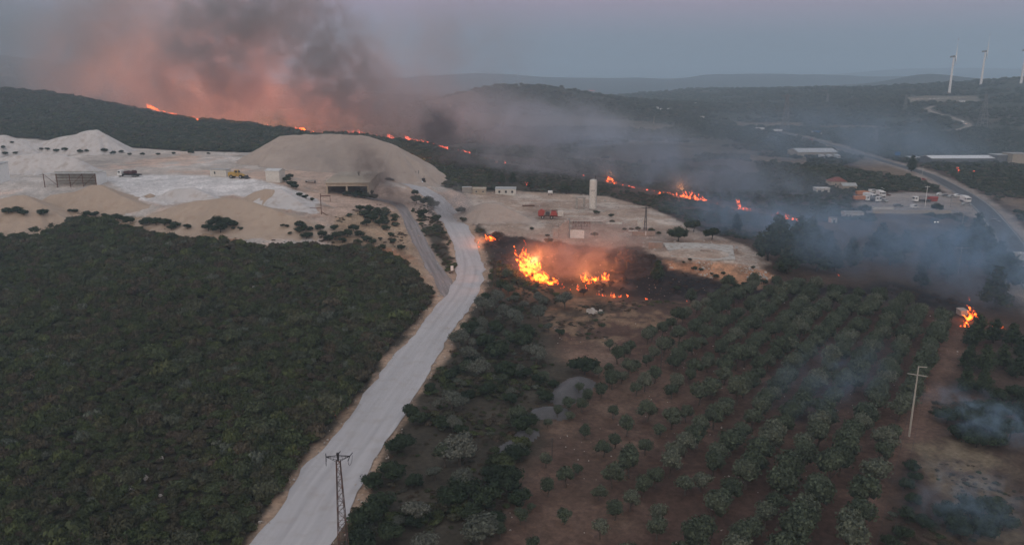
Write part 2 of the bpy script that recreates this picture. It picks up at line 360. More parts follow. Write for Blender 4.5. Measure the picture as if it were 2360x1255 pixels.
# ------------------------------------------------------------------ terrain mesh
dmain = ldist(MAIN, X, Y); dtrack = ldist(TRACK, X, Y); dhigh = ldist(HIGHWAY, X, Y); dhill = ldist(HILLROAD, X, Y)
S = {k: sdist(P, X, Y) for k, P in PG.items()}
def sm(x, a, b):
    u = np.clip((x - a) / (b - a), 0, 1); return u * u * (3 - 2 * u)
droad = np.minimum(np.minimum(dmain - 5, dtrack - 3), np.minimum(dhigh - 6, dhill - 3))
flat = sm(droad, 0, 12) * (1 - .9 * sm(S['yard'], -3, 6)) * (1 - .85 * sm(S['works'], -2, 5)) * (1 - .9 * sm(S['depot'], -5, 5))
Z = Zb + flat * (fbm(X, Y, 26, 1, 4) * 1.6 * np.clip(Y / 250, .4, 1) + fbm(X, Y, 130, 5, 4) * np.clip((Y - 350) / 400, 0, 1) * 6
                 + fbm(X, Y, 420, 9, 4) * np.clip((Y - 1500) / 2000, 0, 1) * 26)
bk = sm(S['bank'], -2, 3) + sm(S['cliff'], -1, 2)
Z = Z + bk * flat * (np.abs(fbm(X, Y, 7, 15, 4)) * 2.4 - .5)
Z = Z + (1 - flat) * .12 * fbm(X, Y, 5, 21, 3)
Z = Z - .25 * (1 - sm(droad, -2.5, 2.5))          # roads lie in shallow beds
def h(x, y): return bil(Z, tt, ly, np.asarray(x / y), np.log(y))
def at(px, py): return cast(px, py, h)
def hz(x, y): return float(h(np.float64(x), np.float64(y)))
def mpp(px, py):             # metres per photo pixel at the ground point seen there
    x, y, z = at(px, py); a, dy, dz = ray(px, py); return y / dy / FPX
n1 = fbm(X, Y, 9, 31, 5); n2 = fbm(X, Y, 40, 41, 5); n3 = fbm(X, Y, 2.2, 51, 3); n4 = fbm(X, Y, 160, 61, 5)
C = np.zeros(X.shape + (3,))
C[:] = (.060, .050, .036)
def mixc(c, m):
    global C
    C = C * (1 - m[..., None]) + np.array(c) * m[..., None]
def pm(k, wd=2.0, amp=6.0): return sm(S[k] + n1 * amp + n3 * amp * .4, -wd, wd)
far = sm(Y, 450, 900)
mixc((.040, .046, .028), far * .9)
mixc((.085, .072, .052), far * sm(n4 + n1 * .6, .05, .22) * .8)
mixc((.125, .098, .070), far * sm(n2 + n3 * .3, .18, .30) * .6)
mixc((.045, .050, .040), sm(Y, 2200, 3200))
near_r = sm(X - .12 * Y + n2 * 30, -6, 10) * (1 - far)
mixc((.080, .050, .038), near_r * .8)                      # reddish soil right of the road
mixc((.16, .13, .095), pm('openhill', 20, 60) * sm(n1 + n2 * .5, .0, .25) * .5)
mixc((.21, .155, .11), pm('meadow', 8, 20) * sm(n2 + n1, -.15, .2) * .6)
mixc((.092, .054, .040), pm('red', 3, 4))
mixc((.15, .095, .068), pm('red', 3, 4) * sm(n2 + n3 * .5, 0, .25) * .5)
mixc((.145, .095, .068), pm('leftsoil', 5, 12) * (.45 + .5 * sm(n1 + n2, -.15, .15)))
mixc((.155, .095, .07), pm('lane', 2, 3) * .8)
mixc((.20, .135, .085), pm('paleg', 3, 8) * sm(n1 + n3 * .8, -.2, .2))
mixc((.165, .128, .085), pm('drygrass', 3, 8) * sm(n2 + n3 * .6, -.22, .12))
for k in ('field1', 'field2', 'field3', 'field4', 'field5', 'eastfield'): mixc((.21, .155, .11), pm(k, 8, 40) * (.35 if k == 'field1' else .7))
mixc((.016, .014, .015), pm('burn1', 3, 8) * .92); mixc((.017, .016, .018), pm('burn2', 3, 10) * .9)
mixc((.075, .055, .05), (pm('burn1', 3, 8) + pm('burn2', 3, 8)).clip(0, 1) * sm(n1 + n3 * .6, .0, .3) * .6)
mixc((.36, .26, .175), pm('bank', 1.5, 5))
mixc((.40, .19, .10), pm('bank', 1.5, 5) * sm(n1 + n2 * .5, .02, .2) * .75)
mixc((.10, .075, .05), pm('bank', 1.5, 5) * sm(n3 + n1 * .5, .1, .25) * .6)
mixc((.44, .385, .335), pm('yard', 1.5, 3))
mixc((.52, .48, .44), pm('yard', 1.5, 3) * sm(n2 + n1 * .4, -.12, .2) * .9)
mixc((.46, .27, .17), pm('yard', 1.5, 3) * sm(n4 * 1.2 + n1 * .7, .12, .3) * .5)
mixc((.57, .55, .53), pm('floor', 1.5, 5) * .9)
mixc((.30, .25, .20), pm('rowpad', 5, 20) * .5)
mixc((.37, .28, .215), pm('works', 1.5, 4))
mixc((.46, .40, .34), pm('works', 1.5, 4) * sm(n1 + n2 * .6, .0, .2) * .8)
mixc((.20, .12, .085), pm('works', 1.5, 4) * sm(n2 + n3 * .4, .08, .2) * .5)
mixc((.42, .22, .125), pm('cliff', 1, 3) * .95)
mixc((.13, .09, .06), pm('cliff', 1, 3) * sm(n3 + n1, .1, .25) * .6)
mixc((.27, .24, .22), pm('depot', 3, 3)); mixc((.29, .23, .18), pm('verge', 3, 5) * .8)
vg = sm(-(dmain - 6.3) + n1 * 5 + n3 * 2, -1.2, 1.2); mixc((.42, .30, .215), vg * .85)
mixc((.30, .20, .13), vg * sm(n3, .08, .2) * .5)
mixc((.33, .25, .19), sm(-(dtrack - 4.0) + n1 * 4, -1, 1) * .8)
mixc((.33, .28, .24), sm(-(dhigh - 8.5) + n1 * 6, -2, 2) * .7)
mixc((.27, .23, .20), sm(-(dhill - 4.5) + n1 * 3, -1.5, 1.5) * .8)
rowc = sdist(poly([(1240, 290), (1560, 296), (1550, 330), (1260, 322)]), X, Y)
u_ = X * .94 + Y * .34
mixc((.26, .19, .14), sm(rowc + n2 * 30, -8, 8) * sm(np.sin(u_ * 2 * pi / 14 + n2 * 3), .0, .7) * .6)
C *= (1 + .30 * n1 + .35 * n3)[..., None]
C = np.clip(C, .008, .7)
V = np.stack([X, Y, Z], -1).reshape(-1, 3).astype(np.float32)
idx = np.arange(NT * NY).reshape(NY, NT)
Fq = np.stack([idx[:-1, :-1], idx[:-1, 1:], idx[1:, 1:], idx[1:, :-1]], -1).reshape(-1, 4)
me = bpy.data.meshes.new('ground')
me.vertices.add(len(V)); me.vertices.foreach_set('co', V.ravel())
me.loops.add(Fq.size); me.loops.foreach_set('vertex_index', Fq.ravel().astype(np.int32))
me.polygons.add(len(Fq)); me.polygons.foreach_set('loop_start', np.arange(0, Fq.size, 4, dtype=np.int32))
me.update(calc_edges=True)
me.polygons.foreach_set('use_smooth', np.ones(len(Fq), bool))
ca = me.color_attributes.new('cover', 'FLOAT_COLOR', 'POINT')
ca.data.foreach_set('color', np.concatenate([C.reshape(-1, 3), np.ones((C.size // 3, 1))], 1).astype(np.float32).ravel())
GM = bpy.data.materials.new('ground_soil'); GM.use_nodes = True; nt = GM.node_tree; N = nt.nodes; L = nt.links
b = N['Principled BSDF']; b.inputs['Roughness'].default_value = .95; b.inputs['Specular IOR Level'].default_value = .1
at_ = N.new('ShaderNodeAttribute'); at_.attribute_name = 'cover'
ge = N.new('ShaderNodeNewGeometry')
fac = []
for sc_, lo, hi in ((1.1, .72, 1.28), (.12, .8, 1.2), (.018, .8, 1.2)):
    n = N.new('ShaderNodeTexNoise'); n.inputs['Scale'].default_value = sc_; n.inputs['Detail'].default_value = 6; n.inputs['Roughness'].default_value = .7
    L.new(ge.outputs['Position'], n.inputs['Vector'])
    r = N.new('ShaderNodeMapRange'); r.inputs['From Min'].default_value = .35; r.inputs['From Max'].default_value = .65
    r.inputs['To Min'].default_value = lo; r.inputs['To Max'].default_value = hi; L.new(n.outputs['Fac'], r.inputs['Value']); fac.append((n, r))
m1 = N.new('ShaderNodeMath'); m1.operation = 'MULTIPLY'; m2 = N.new('ShaderNodeMath'); m2.operation = 'MULTIPLY'
L.new(fac[0][1].outputs[0], m1.inputs[0]); L.new(fac[1][1].outputs[0], m1.inputs[1]); L.new(m1.outputs[0], m2.inputs[0]); L.new(fac[2][1].outputs[0], m2.inputs[1])
vs = N.new('ShaderNodeVectorMath'); vs.operation = 'SCALE'; L.new(at_.outputs['Color'], vs.inputs[0]); L.new(m2.outputs[0], vs.inputs['Scale'])
L.new(vs.outputs[0], b.inputs['Base Color'])
bp = N.new('ShaderNodeBump'); bp.inputs['Strength'].default_value = .5; bp.inputs['Distance'].default_value = .35
L.new(fac[0][0].outputs['Fac'], bp.inputs['Height']); L.new(bp.outputs[0], b.inputs['Normal'])
me.materials.append(GM)
tag(link('ground', me), kind='structure')

# ------------------------------------------------------------------ roads
def strip(name, line, mat_, jit=.0, lift=.10, cross=8, closed_ends=True, seed=3):
    P = line[:, :2]; Wd = line[:, 2]; D = np.gradient(P, axis=0); D /= np.linalg.norm(D, axis=1)[:, None] + 1e-9
    Nn = np.stack([-D[:, 1], D[:, 0]], 1); V = []; U = []; s = 0
    arc = np.concatenate([[0], np.cumsum(np.linalg.norm(np.diff(P, axis=0), axis=1))])
    for i in range(len(P)):
        for k in range(cross + 1):
            o = (k / cross - .5) * Wd[i]
            if k in (0, cross): o += jit * (float(fbm(np.float64(arc[i] + 1000 * k), np.float64(0), 6, seed, 4)) * 2.2)
            x, y = P[i] + Nn[i] * o
            crown = .0
            V.append((x, y, hz(x, y) + lift + crown)); U.append((o, arc[i]))
    F = []
    c = cross + 1
    for i in range(len(P) - 1):
        for k in range(cross): F.append((i * c + k, i * c + k + 1, (i + 1) * c + k + 1, (i + 1) * c + k))
    me = mkmesh(name, V, F, [mat_], attrs={'across': [u[0] for u in U], 'along': [u[1] for u in U]}, smooth=True)
    return link(name, me)
def road_mat(name, base, pale, tint, tracks, edge_line=None, halfw=5):
    m = bpy.data.materials.new(name); m.use_nodes = True; nt = m.node_tree; N = nt.nodes; L = nt.links
    b = N['Principled BSDF']; b.inputs['Roughness'].default_value = .9; b.inputs['Specular IOR Level'].default_value = .15
    a1 = N.new('ShaderNodeAttribute'); a1.attribute_name = 'across'; a2 = N.new('ShaderNodeAttribute'); a2.attribute_name = 'along'
    cb = N.new('ShaderNodeCombineXYZ'); L.new(a1.outputs['Fac'], cb.inputs[0]); L.new(a2.outputs['Fac'], cb.inputs[1])
    mp = N.new('ShaderNodeMapping'); mp.inputs['Scale'].default_value = (.9, .045, 1); L.new(cb.outputs[0], mp.inputs[0])
    n = N.new('ShaderNodeTexNoise'); n.inputs['Scale'].default_value = 1; n.inputs['Detail'].default_value = 6; L.new(mp.outputs[0], n.inputs['Vector'])
    n2 = N.new('ShaderNodeTexNoise'); n2.inputs['Scale'].default_value = .3; n2.inputs['Detail'].default_value = 9; n2.inputs['Roughness'].default_value = .7; L.new(cb.outputs[0], n2.inputs['Vector'])
    cr = N.new('ShaderNodeValToRGB'); e = cr.color_ramp.elements; e[0].position = .36; e[0].color = (*base, 1); e[1].position = .62; e[1].color = (*pale, 1)
    L.new(n.outputs['Fac'], cr.inputs[0])
    mx = N.new('ShaderNodeMix'); mx.data_type = 'RGBA'; mx.inputs[7].default_value = (*tint, 1)
    r = N.new('ShaderNodeMapRange'); r.inputs['From Min'].default_value = .5; r.inputs['From Max'].default_value = .72; r.inputs['To Max'].default_value = .8
    L.new(n2.outputs['Fac'], r.inputs['Value']); L.new(r.outputs[0], mx.inputs[0]); L.new(cr.outputs[0], mx.inputs[6])
    out = mx.outputs[2]
    # wheel tracks: darker bands whose place wanders a little
    ab = N.new('ShaderNodeMath'); ab.operation = 'ABSOLUTE'; L.new(a1.outputs['Fac'], ab.inputs[0])
    sb = N.new('ShaderNodeMath'); sb.operation = 'SUBTRACT'; sb.inputs[1].default_value = tracks; L.new(ab.outputs[0], sb.inputs[0])
    a3 = N.new('ShaderNodeMath'); a3.operation = 'ABSOLUTE'; L.new(sb.outputs[0], a3.inputs[0])
    r3 = N.new('ShaderNodeMapRange'); r3.inputs['From Min'].default_value = .15; r3.inputs['From Max'].default_value = .7; r3.inputs['To Min'].default_value = .92; r3.inputs['To Max'].default_value = 1
    L.new(a3.outputs[0], r3.inputs['Value'])
    v = N.new('ShaderNodeVectorMath'); v.operation = 'SCALE'; L.new(out, v.inputs[0]); L.new(r3.outputs[0], v.inputs['Scale']); out = v.outputs[0]
    L.new(out, b.inputs['Base Color'])
    return m
RM = road_mat('white_gravel', (.40, .385, .385), (.46, .445, .44), (.37, .33, .30), 1.7)
TM = road_mat('track_gravel', (.19, .17, .165), (.30, .27, .26), (.24, .19, .16), 1.1)
AM = road_mat('asphalt', (.075, .08, .085), (.10, .105, .11), (.085, .085, .09), 2.2)
DM = road_mat('dirt_road', (.23, .20, .17), (.30, .26, .22), (.25, .20, .16), 1.5)
tag(strip('road', MAIN, RM, 1.1, lift=.17), kind='structure')
tag(strip('path', TRACK, TM, .8, lift=.10), kind='structure')
tag(strip('highway_road', HIGHWAY, AM, 0, lift=.2), kind='structure')
tag(strip('hill_road', HILLROAD, DM, .6, lift=.3), kind='structure')
WM = mat('line_paint', (.40, .39, .37), .8, .25, .7, dirt=(.2, .2, .2))
for off, nm in ((-4.0, 'road_edge_line'), (4.0, 'road_edge_line')):
    P = HIGHWAY[:, :2]; D = np.gradient(P, axis=0); D /= np.linalg.norm(D, axis=1)[:, None]; Nn = np.stack([-D[:, 1], D[:, 0]], 1)
    tag(strip(nm, np.concatenate([P + Nn * off * (HIGHWAY[:, 2:3] / 9.3), np.full((len(P), 1), .35)], 1), WM, 0, lift=.235, cross=1), kind='structure')
slabm = mat('concrete_pad', (.44, .41, .37), .9, .22, .25, dirt=(.27, .22, .17))
SP = [at(px, py) for px, py in [(1528, 564), (1600, 563), (1688, 571), (1694, 601), (1640, 603), (1548, 591)]]
zt_ = max(p[2] for p in SP) + .12
mb = MB(); n = len(SP); mb.add([(p[0], p[1], zt_) for p in SP] + [(p[0], p[1], zt_ - 2.5) for p in SP], [tuple(range(n - 1, -1, -1))] + [(k, (k + 1) % n, n + (k + 1) % n, n + k) for k in range(n)])
tag(mb.build('concrete_slab', slabm), 'broad pale concrete slab on the works terrace above the orange bank', 'slab')
print('terrain done')
# ------------------------------------------------------------------ heaps of sand and gravel
M_TAN = mat('tan_sand', (.40, .31, .235), .95, .10, .12, bump=.6, dirt=(.36, .27, .20)); M_TAN2 = mat('beige_sand', (.375, .31, .26), .95, .10, .12, bump=.6, dirt=(.33, .27, .225))
M_WHT = mat('white_gravel_heap', (.52, .49, .465), .95, .10, .15, bump=.3, dirt=(.42, .37, .33)); M_GRV = mat('grey_gravel_heap', (.105, .10, .10), .95, .2, .6, bump=.4)
M_ORG = mat('orange_soil', (.42, .27, .18), .95, .18, .2, bump=.3, dirt=(.36, .30, .25)); M_RUB = mat('rubble', (.30, .24, .20), .95, .3, .5, bump=.5)
HEAPS = []
def hq(x, y):                 # ground or heap surface, whichever is on top
    z = h(x, y) * 1.0
    for xs, ys, ZZ in HEAPS:
        i = (x - xs[0]) / (xs[1] - xs[0]); j = (y - ys[0]) / (ys[1] - ys[0]); ok = (i > 0) & (j > 0) & (i < len(xs) - 2) & (j < len(ys) - 2)
        ii = np.clip(i, 0, len(xs) - 2).astype(int); jj = np.clip(j, 0, len(ys) - 2).astype(int); fi = np.clip(i - ii, 0, 1); fj = np.clip(j - jj, 0, 1)
        v = (ZZ[jj, ii] * (1 - fi) + ZZ[jj, ii + 1] * fi) * (1 - fj) + (ZZ[jj + 1, ii] * (1 - fi) + ZZ[jj + 1, ii + 1] * fi) * fj
        z = np.where(ok, np.maximum(z, v), z)
    return z
def heap(label, ridge, slope, mt, seed=0, cell=.9, rough=.45, name='sand_heap', cat='heap', flare=.12, rnd_top=.5):
    slope *= 1.18
    W = [PR(*p) for p in ridge]; W = W if len(W) > 1 else W + [(W[0][0] + .1, W[0][1], W[0][2])]
    hm = max(p[2] - hz(p[0], p[1]) for p in W); R = abs(hm) / slope * 1.5 + 4
    x0, x1 = min(p[0] for p in W) - R, max(p[0] for p in W) + R; y0, y1 = min(p[1] for p in W) - R, max(p[1] for p in W) + R
    xs = np.arange(x0, x1, cell); ys = np.arange(y0, y1, cell); XX, YY = np.meshgrid(xs, ys); ZZ = np.full(XX.shape, -1e9)
    G = h(XX, YY); n_ = fbm(XX, YY, 9, seed, 3); n3_ = fbm(XX, YY, 2.5, seed + 5, 3)
    for i in range(len(W) - 1):
        a, b_ = W[i], W[i + 1]; ex, ey = b_[0] - a[0], b_[1] - a[1]; u = np.clip(((XX - a[0]) * ex + (YY - a[1]) * ey) / (ex * ex + ey * ey + 1e-9), 0, 1)
        d = np.sqrt((XX - a[0] - ex * u) ** 2 + (YY - a[1] - ey * u) ** 2)
        ang = np.arctan2(YY - a[1] - ey * u, XX - a[0] - ex * u)
        gul = .06 * np.sin(ang * 9 + seed) + .05 * np.sin(ang * 17 + 2 * seed)
        ZZ = np.maximum(ZZ, a[2] + (b_[2] - a[2]) * u - slope * (np.sqrt(d * d + rnd_top ** 2) - rnd_top) * (1 + gul * np.clip(d / 8, 0, 1) + n_ * .25))
    ZZ += (n_ * 1.2 + n3_ * .4) * rough
    B_ = max(.25, min(1.6, hm * .25)); e_ = ZZ - G; ZZ = G + np.where(e_ < B_, np.where(e_ > -B_, (e_ + B_) ** 2 / (4 * B_), 0), e_) - .05 * B_
    keep = e_ > -.7 * B_
    kv = keep; keep = kv[:-1, :-1] & kv[1:, :-1] & kv[:-1, 1:] & kv[1:, 1:]; lab = np.zeros(keep.shape, int); best = 0; bl = 0; cur = 0         # keep one connected body
    for j0, i0 in zip(*np.nonzero(keep)):
        if lab[j0, i0]: continue
        cur += 1; st = [(j0, i0)]; lab[j0, i0] = cur; c_ = 0
        while st:
            j, i = st.pop(); c_ += 1
            for jj, ii in ((j + 1, i), (j - 1, i), (j, i + 1), (j, i - 1)):
                if 0 <= jj < keep.shape[0] and 0 <= ii < keep.shape[1] and keep[jj, ii] and not lab[jj, ii]: lab[jj, ii] = cur; st.append((jj, ii))
        if c_ > best: best, bl = c_, cur
    cells = lab == bl; keep = np.zeros(kv.shape, bool)
    for a_, b2 in ((0, 0), (1, 0), (0, 1), (1, 1)): keep[a_:a_ + cells.shape[0], b2:b2 + cells.shape[1]] |= cells
    HEAPS.append((xs, ys, np.where(keep, ZZ, -99)))
    ox, oy = (W[0][0] + W[-1][0]) / 2, (W[0][1] + W[-1][1]) / 2; oz = hz(ox, oy); ny, nx = XX.shape; idn = -np.ones((ny, nx), int); V = []
    for j, i in zip(*np.nonzero(keep)): idn[j, i] = len(V); V.append((XX[j, i] - ox, YY[j, i] - oy, ZZ[j, i] - oz))
    F = [(idn[j, i], idn[j, i + 1], idn[j + 1, i + 1], idn[j + 1, i]) for j in range(ny - 1) for i in range(nx - 1) if cells[j, i]]
    return tag(link(name, mkmesh(name, V, F, [mt], smooth=True), loc=(ox, oy, oz)), label, cat, None)
heap('biggest sand mound, flat topped, rising behind the smoky quarry shed', [(645, 314, 412), (700, 310, 410), (780, 308, 408), (850, 313, 405), (905, 332, 398), (960, 372, 390)], .52, M_TAN2, 1, 1.0, 1.1, rnd_top=.5)
heap('pointed pale mound with shrubs at its foot, back left of the quarry', [(90, 328, 462), (150, 314, 462), (200, 300, 460), (225, 299, 460), (245, 312, 458)], .62, M_WHT, 2, .9, 1.6, rnd_top=.4)
heap('low pale mound at the left edge behind the grey one', [(-40, 310, 455), (10, 310, 455), (45, 320, 455), (90, 328, 460)], .5, M_WHT, 3, 1.1, .7)
heap('broad grey white mound behind the open steel shed', [(-30, 366, 372), (40, 357, 370), (100, 351, 370), (150, 356, 370), (180, 366, 368)], .62, M_WHT, 4, .9, .5)
heap('long low orange bank along the back of the white yard', [(210, 372, 420), (300, 374, 420), (380, 378, 418), (415, 369, 415), (435, 372, 412)], .5, M_ORG, 5, 1.0, .5, flare=.3)
heap('low beige bank at the left foot of the biggest mound', [(470, 362, 440), (540, 358, 435), (600, 358, 430)], .4, M_TAN2, 6, 1.1, .5)
heap('tan sand heap with red stones in front of the open steel shed', [(120, 448, 302), (175, 440, 303), (210, 426, 304), (235, 426, 304), (275, 448, 300), (310, 462, 297)], .48, M_TAN, 7, .8, .35)
heap('tan sand heap at the left edge above the scrub', [(-20, 462, 288), (30, 450, 288), (55, 448, 287), (90, 466, 284)], .45, M_TAN, 8, .8, .3)
heap('grey peaked heap with a white streak in the middle of the yard', [(395, 437, 312), (425, 433, 312), (445, 431, 312), (480, 447, 306)], .46, M_WHT, 9, .7, .3)
heap('widest tan sand heap spilling down the slope to the scrub', [(390, 478, 285), (450, 462, 283), (520, 455, 281), (560, 458, 280), (620, 478, 274), (680, 500, 268), (720, 515, 266)], .40, M_TAN, 10, .9, .35)
heap('small tan heap beside the bright white heap', [(590, 440, 306), (612, 434, 306), (628, 436, 305)], .5, M_TAN, 11, .6, .2)
heap('bright white heap running down to the metal chute frame', [(630, 436, 306), (645, 433, 306), (672, 450, 300), (700, 472, 292), (722, 488, 286)], .42, M_WHT, 12, .7, .25)
heap('sandy spur behind the metal chute frame', [(725, 470, 300), (745, 468, 300), (780, 482, 292), (800, 492, 288)], .5, M_TAN2, 13, .8, .3)
heap('small peaked tan heap at the front edge of the white yard', [(330, 452, 312), (345, 446, 312)], .5, M_TAN, 31, .7, .3)
heap('low grey heap against the back bank of the yard', [(560, 372, 425), (590, 368, 425)], .5, M_WHT, 32, .9, .3)
heap('small white heap between the lorry and the steel shed', [(245, 396, 385), (252, 395, 385)], .5, M_WHT, 33, .7, .3)
heap('pinkish sand heap right of the white road', [(1085, 475, 318), (1115, 466, 316), (1150, 468, 314), (1190, 487, 310), (1215, 500, 306)], .48, M_TAN2, 14, .8, .3)
heap('heap of broken stone at the edge of the vehicle depot', [(1888, 474, 398), (1900, 467, 397), (1918, 478, 396)], .5, M_RUB, 15, .9, .8, name='rubble_heap')
heap('long grey gravel heap among the olive bushes', [(1292, 903, 139.5), (1318, 880, 144), (1336, 868, 147)], .62, M_GRV, 16, .5, .35, name='gravel_heap', rnd_top=1.6)
heap('low spread of grey gravel below the long gravel heap', [(1244, 945, 132), (1268, 940, 133), (1284, 942, 132.6)], .5, M_GRV, 17, .5, .3, name='gravel_heap', rnd_top=1.6)
heap('narrow ridge of dark gravel left of the gravel spread', [(1168, 1030, 117), (1195, 1010, 120.4), (1218, 990, 123.8)], .6, M_GRV, 18, .5, .3, name='gravel_heap', rnd_top=1.4)
heap('little white heap of lime by the leaning slab', [(1398, 546, 281), (1404, 546, 281)], .5, M_WHT, 19, .5, .2)
for k in range(14):
    px = 2104 + k * 9.6
    heap('pale round heap in the row below the left wind turbine, %s from the left' % nth(k + 1), [(px, 227 - .1 * k, 1335), (px + 3, 227 - .1 * k, 1335)], .8, M_TAN2 if k < 4 else M_WHT, 40 + k, 1.2, .05, name='stone_heap')['group'] = 'row of pale heaps on the wind farm hill'

# ------------------------------------------------------------------ plants
NR = np.random.default_rng(5)
def crown_mesh(name, seed, R=1.0, hgt=1.0, lumps=7, leaves=500, leaf=.12, mat_=None, spread=.55, lump_r=.5, base=.25, core=.78, tall=None, fringe=.12, elong=1.0):
    """crown made of leaf sprays on overlapping lobes; R horizontal radius, hgt total height, base = bottom of crown"""
    g = np.random.default_rng(seed); cs = []
    for k in range(lumps):
        a = 2 * pi * k / lumps * 1.0 + g.uniform(-.5, .5); d = spread * R * g.uniform(.35, 1.0) if k else 0
        z = base + (hgt - base) * (g.uniform(.35, .62) if d > .3 * R else g.uniform(.55, .72))
        if tall: z = base + (hgt - base) * (k + .5) / lumps; a = 2.4 * k; d = R * .42 * tall * (1 - .85 * k / lumps)
        r = lump_r * R * g.uniform(.75, 1.15) * (1 - (.6 * k / lumps if tall else 0))
        cs.append((d * cos(a), d * sin(a), z, r))
    V = []; F = []; A = []
    w = np.array([c[3] ** 2 for c in cs]); w /= w.sum(); vs = (hgt - base) / (2 * R) * 1.15
    for c in cs:                                              # dark heart of each lobe: inner crown shade painted as darker colour
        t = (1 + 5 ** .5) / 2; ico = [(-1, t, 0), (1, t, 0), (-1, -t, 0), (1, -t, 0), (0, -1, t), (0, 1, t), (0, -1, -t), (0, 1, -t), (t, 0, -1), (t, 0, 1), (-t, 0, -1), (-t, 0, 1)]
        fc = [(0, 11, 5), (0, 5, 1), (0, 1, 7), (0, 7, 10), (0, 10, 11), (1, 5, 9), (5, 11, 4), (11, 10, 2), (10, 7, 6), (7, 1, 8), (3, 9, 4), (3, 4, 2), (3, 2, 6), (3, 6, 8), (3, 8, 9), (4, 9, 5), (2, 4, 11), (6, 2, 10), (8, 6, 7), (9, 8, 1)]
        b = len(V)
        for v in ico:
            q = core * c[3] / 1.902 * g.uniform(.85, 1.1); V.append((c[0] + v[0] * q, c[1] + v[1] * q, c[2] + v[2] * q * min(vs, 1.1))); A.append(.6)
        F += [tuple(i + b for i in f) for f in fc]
    for k in range(leaves):
        c = cs[g.choice(len(cs), p=w)]; n = g.normal(size=3); n /= np.linalg.norm(n)
        if n[2] < -.35: n[2] *= -.6; n /= np.linalg.norm(n)
        rr = c[3] * (1 + g.normal() * fringe)
        p = np.array(c[:3]) + n * rr * np.array([1, 1, min(vs, 1.25)])
        if p[2] < .02: p[2] = .02
        nn = n + g.normal(size=3) * .45; nn /= np.linalg.norm(nn)
        u = np.cross(nn, [0, 0, 1] + g.normal(size=3) * .6); u /= np.linalg.norm(u) + 1e-6; v = np.cross(nn, u)
        s = leaf * g.uniform(.6, 1.4); s2 = s * g.uniform(.45, .8) * elong
        b = len(V); shade = g.uniform(.7, 1.3)
        for x_, y_ in ((-s, -s2 * .4), (0, -s2), (s, s2 * .3), (-.1 * s, s2)):
            V.append(tuple(p + u * x_ + v * y_)); A.append(shade)
        F.append((b, b + 1, b + 2, b + 3))
    return mkmesh(name, V, F, [mat_], attrs={'leaf': A})
def trunk_mesh(name, seed, H, r, mat_, limbs=4, spreadr=.5):
    g = random.Random(seed); mb = MB(); x = y = 0; top = H * .45
    mb.cyl((0, 0, -.2), (g.uniform(-.1, .1) * H, g.uniform(-.1, .1) * H, top), r, r * .65, 7, False)
    px, py = mb.V[-1][0], mb.V[-1][1]
    for k in range(limbs):
        a = 2 * pi * k / limbs + g.uniform(-.4, .4); d = spreadr * H
        mb.cyl((px, py, top * .9), (px + d * .55 * cos(a), py + d * .55 * sin(a), H * g.uniform(.68, .8)), r * .55, r * .2, 5, False)
    return mkmesh(name, mb.V, mb.F, [mat_])
M_MAQ = foliage('maquis_leaves', [(0, (0.042, 0.051, 0.026)), (0.18, (0.059, 0.075, 0.033)), (0.36, (0.063, 0.061, 0.038)), (0.5, (0.092, 0.073, 0.05)), (0.62, (0.053, 0.073, 0.031)), (0.76, (0.092, 0.108, 0.043)), (0.86, (0.086, 0.066, 0.05)), (0.94, (0.069, 0.073, 0.045)), (0.98, (0.103, 0.118, 0.09)), (1, (0.123, 0.134, 0.105))], .7, .4)
M_DRY = foliage('dry_scrub_leaves', [(0, (.085, .058, .042)), (.3, (.055, .05, .032)), (.6, (.12, .08, .055)), (.8, (.045, .055, .028)), (1, (.14, .11, .08))], .7, .35)
M_OLI = foliage('olive_leaves', [(0, (.058, .074, .046)), (.4, (.074, .092, .058)), (.8, (.095, .110, .073)), (1, (.13, .14, .10))], .45, .35)
M_OLG = foliage('silver_olive_leaves', [(0, (.095, .105, .082)), (1, (.13, .135, .11))], .45, .3)
M_DRK = foliage('mastic_leaves', [(0, (.026, .038, .022)), (.5, (.034, .050, .026)), (1, (.045, .060, .032))], .5, .35)
M_PIN = foliage('pine_needles', [(0, (.030, .045, .024)), (1, (.05, .068, .034))], .45, .4)
M_BRN = foliage('scorched_leaves', [(0, (.050, .036, .03)), (1, (.085, .055, .042))], .5, .35)
M_FAR = foliage('far_scrub_leaves', [(0, (0.046, 0.057, 0.035)), (0.35, (0.065, 0.081, 0.046)), (0.6, (0.054, 0.062, 0.046)), (0.85, (0.089, 0.1, 0.062)), (1, (0.128, 0.111, 0.084))], .25, .3)
M_BRK = mat('bark', (.10, .08, .065), .95, .3, 4); M_BRKD = mat('dark_bark', (.045, .036, .03), .95, .3, 4)
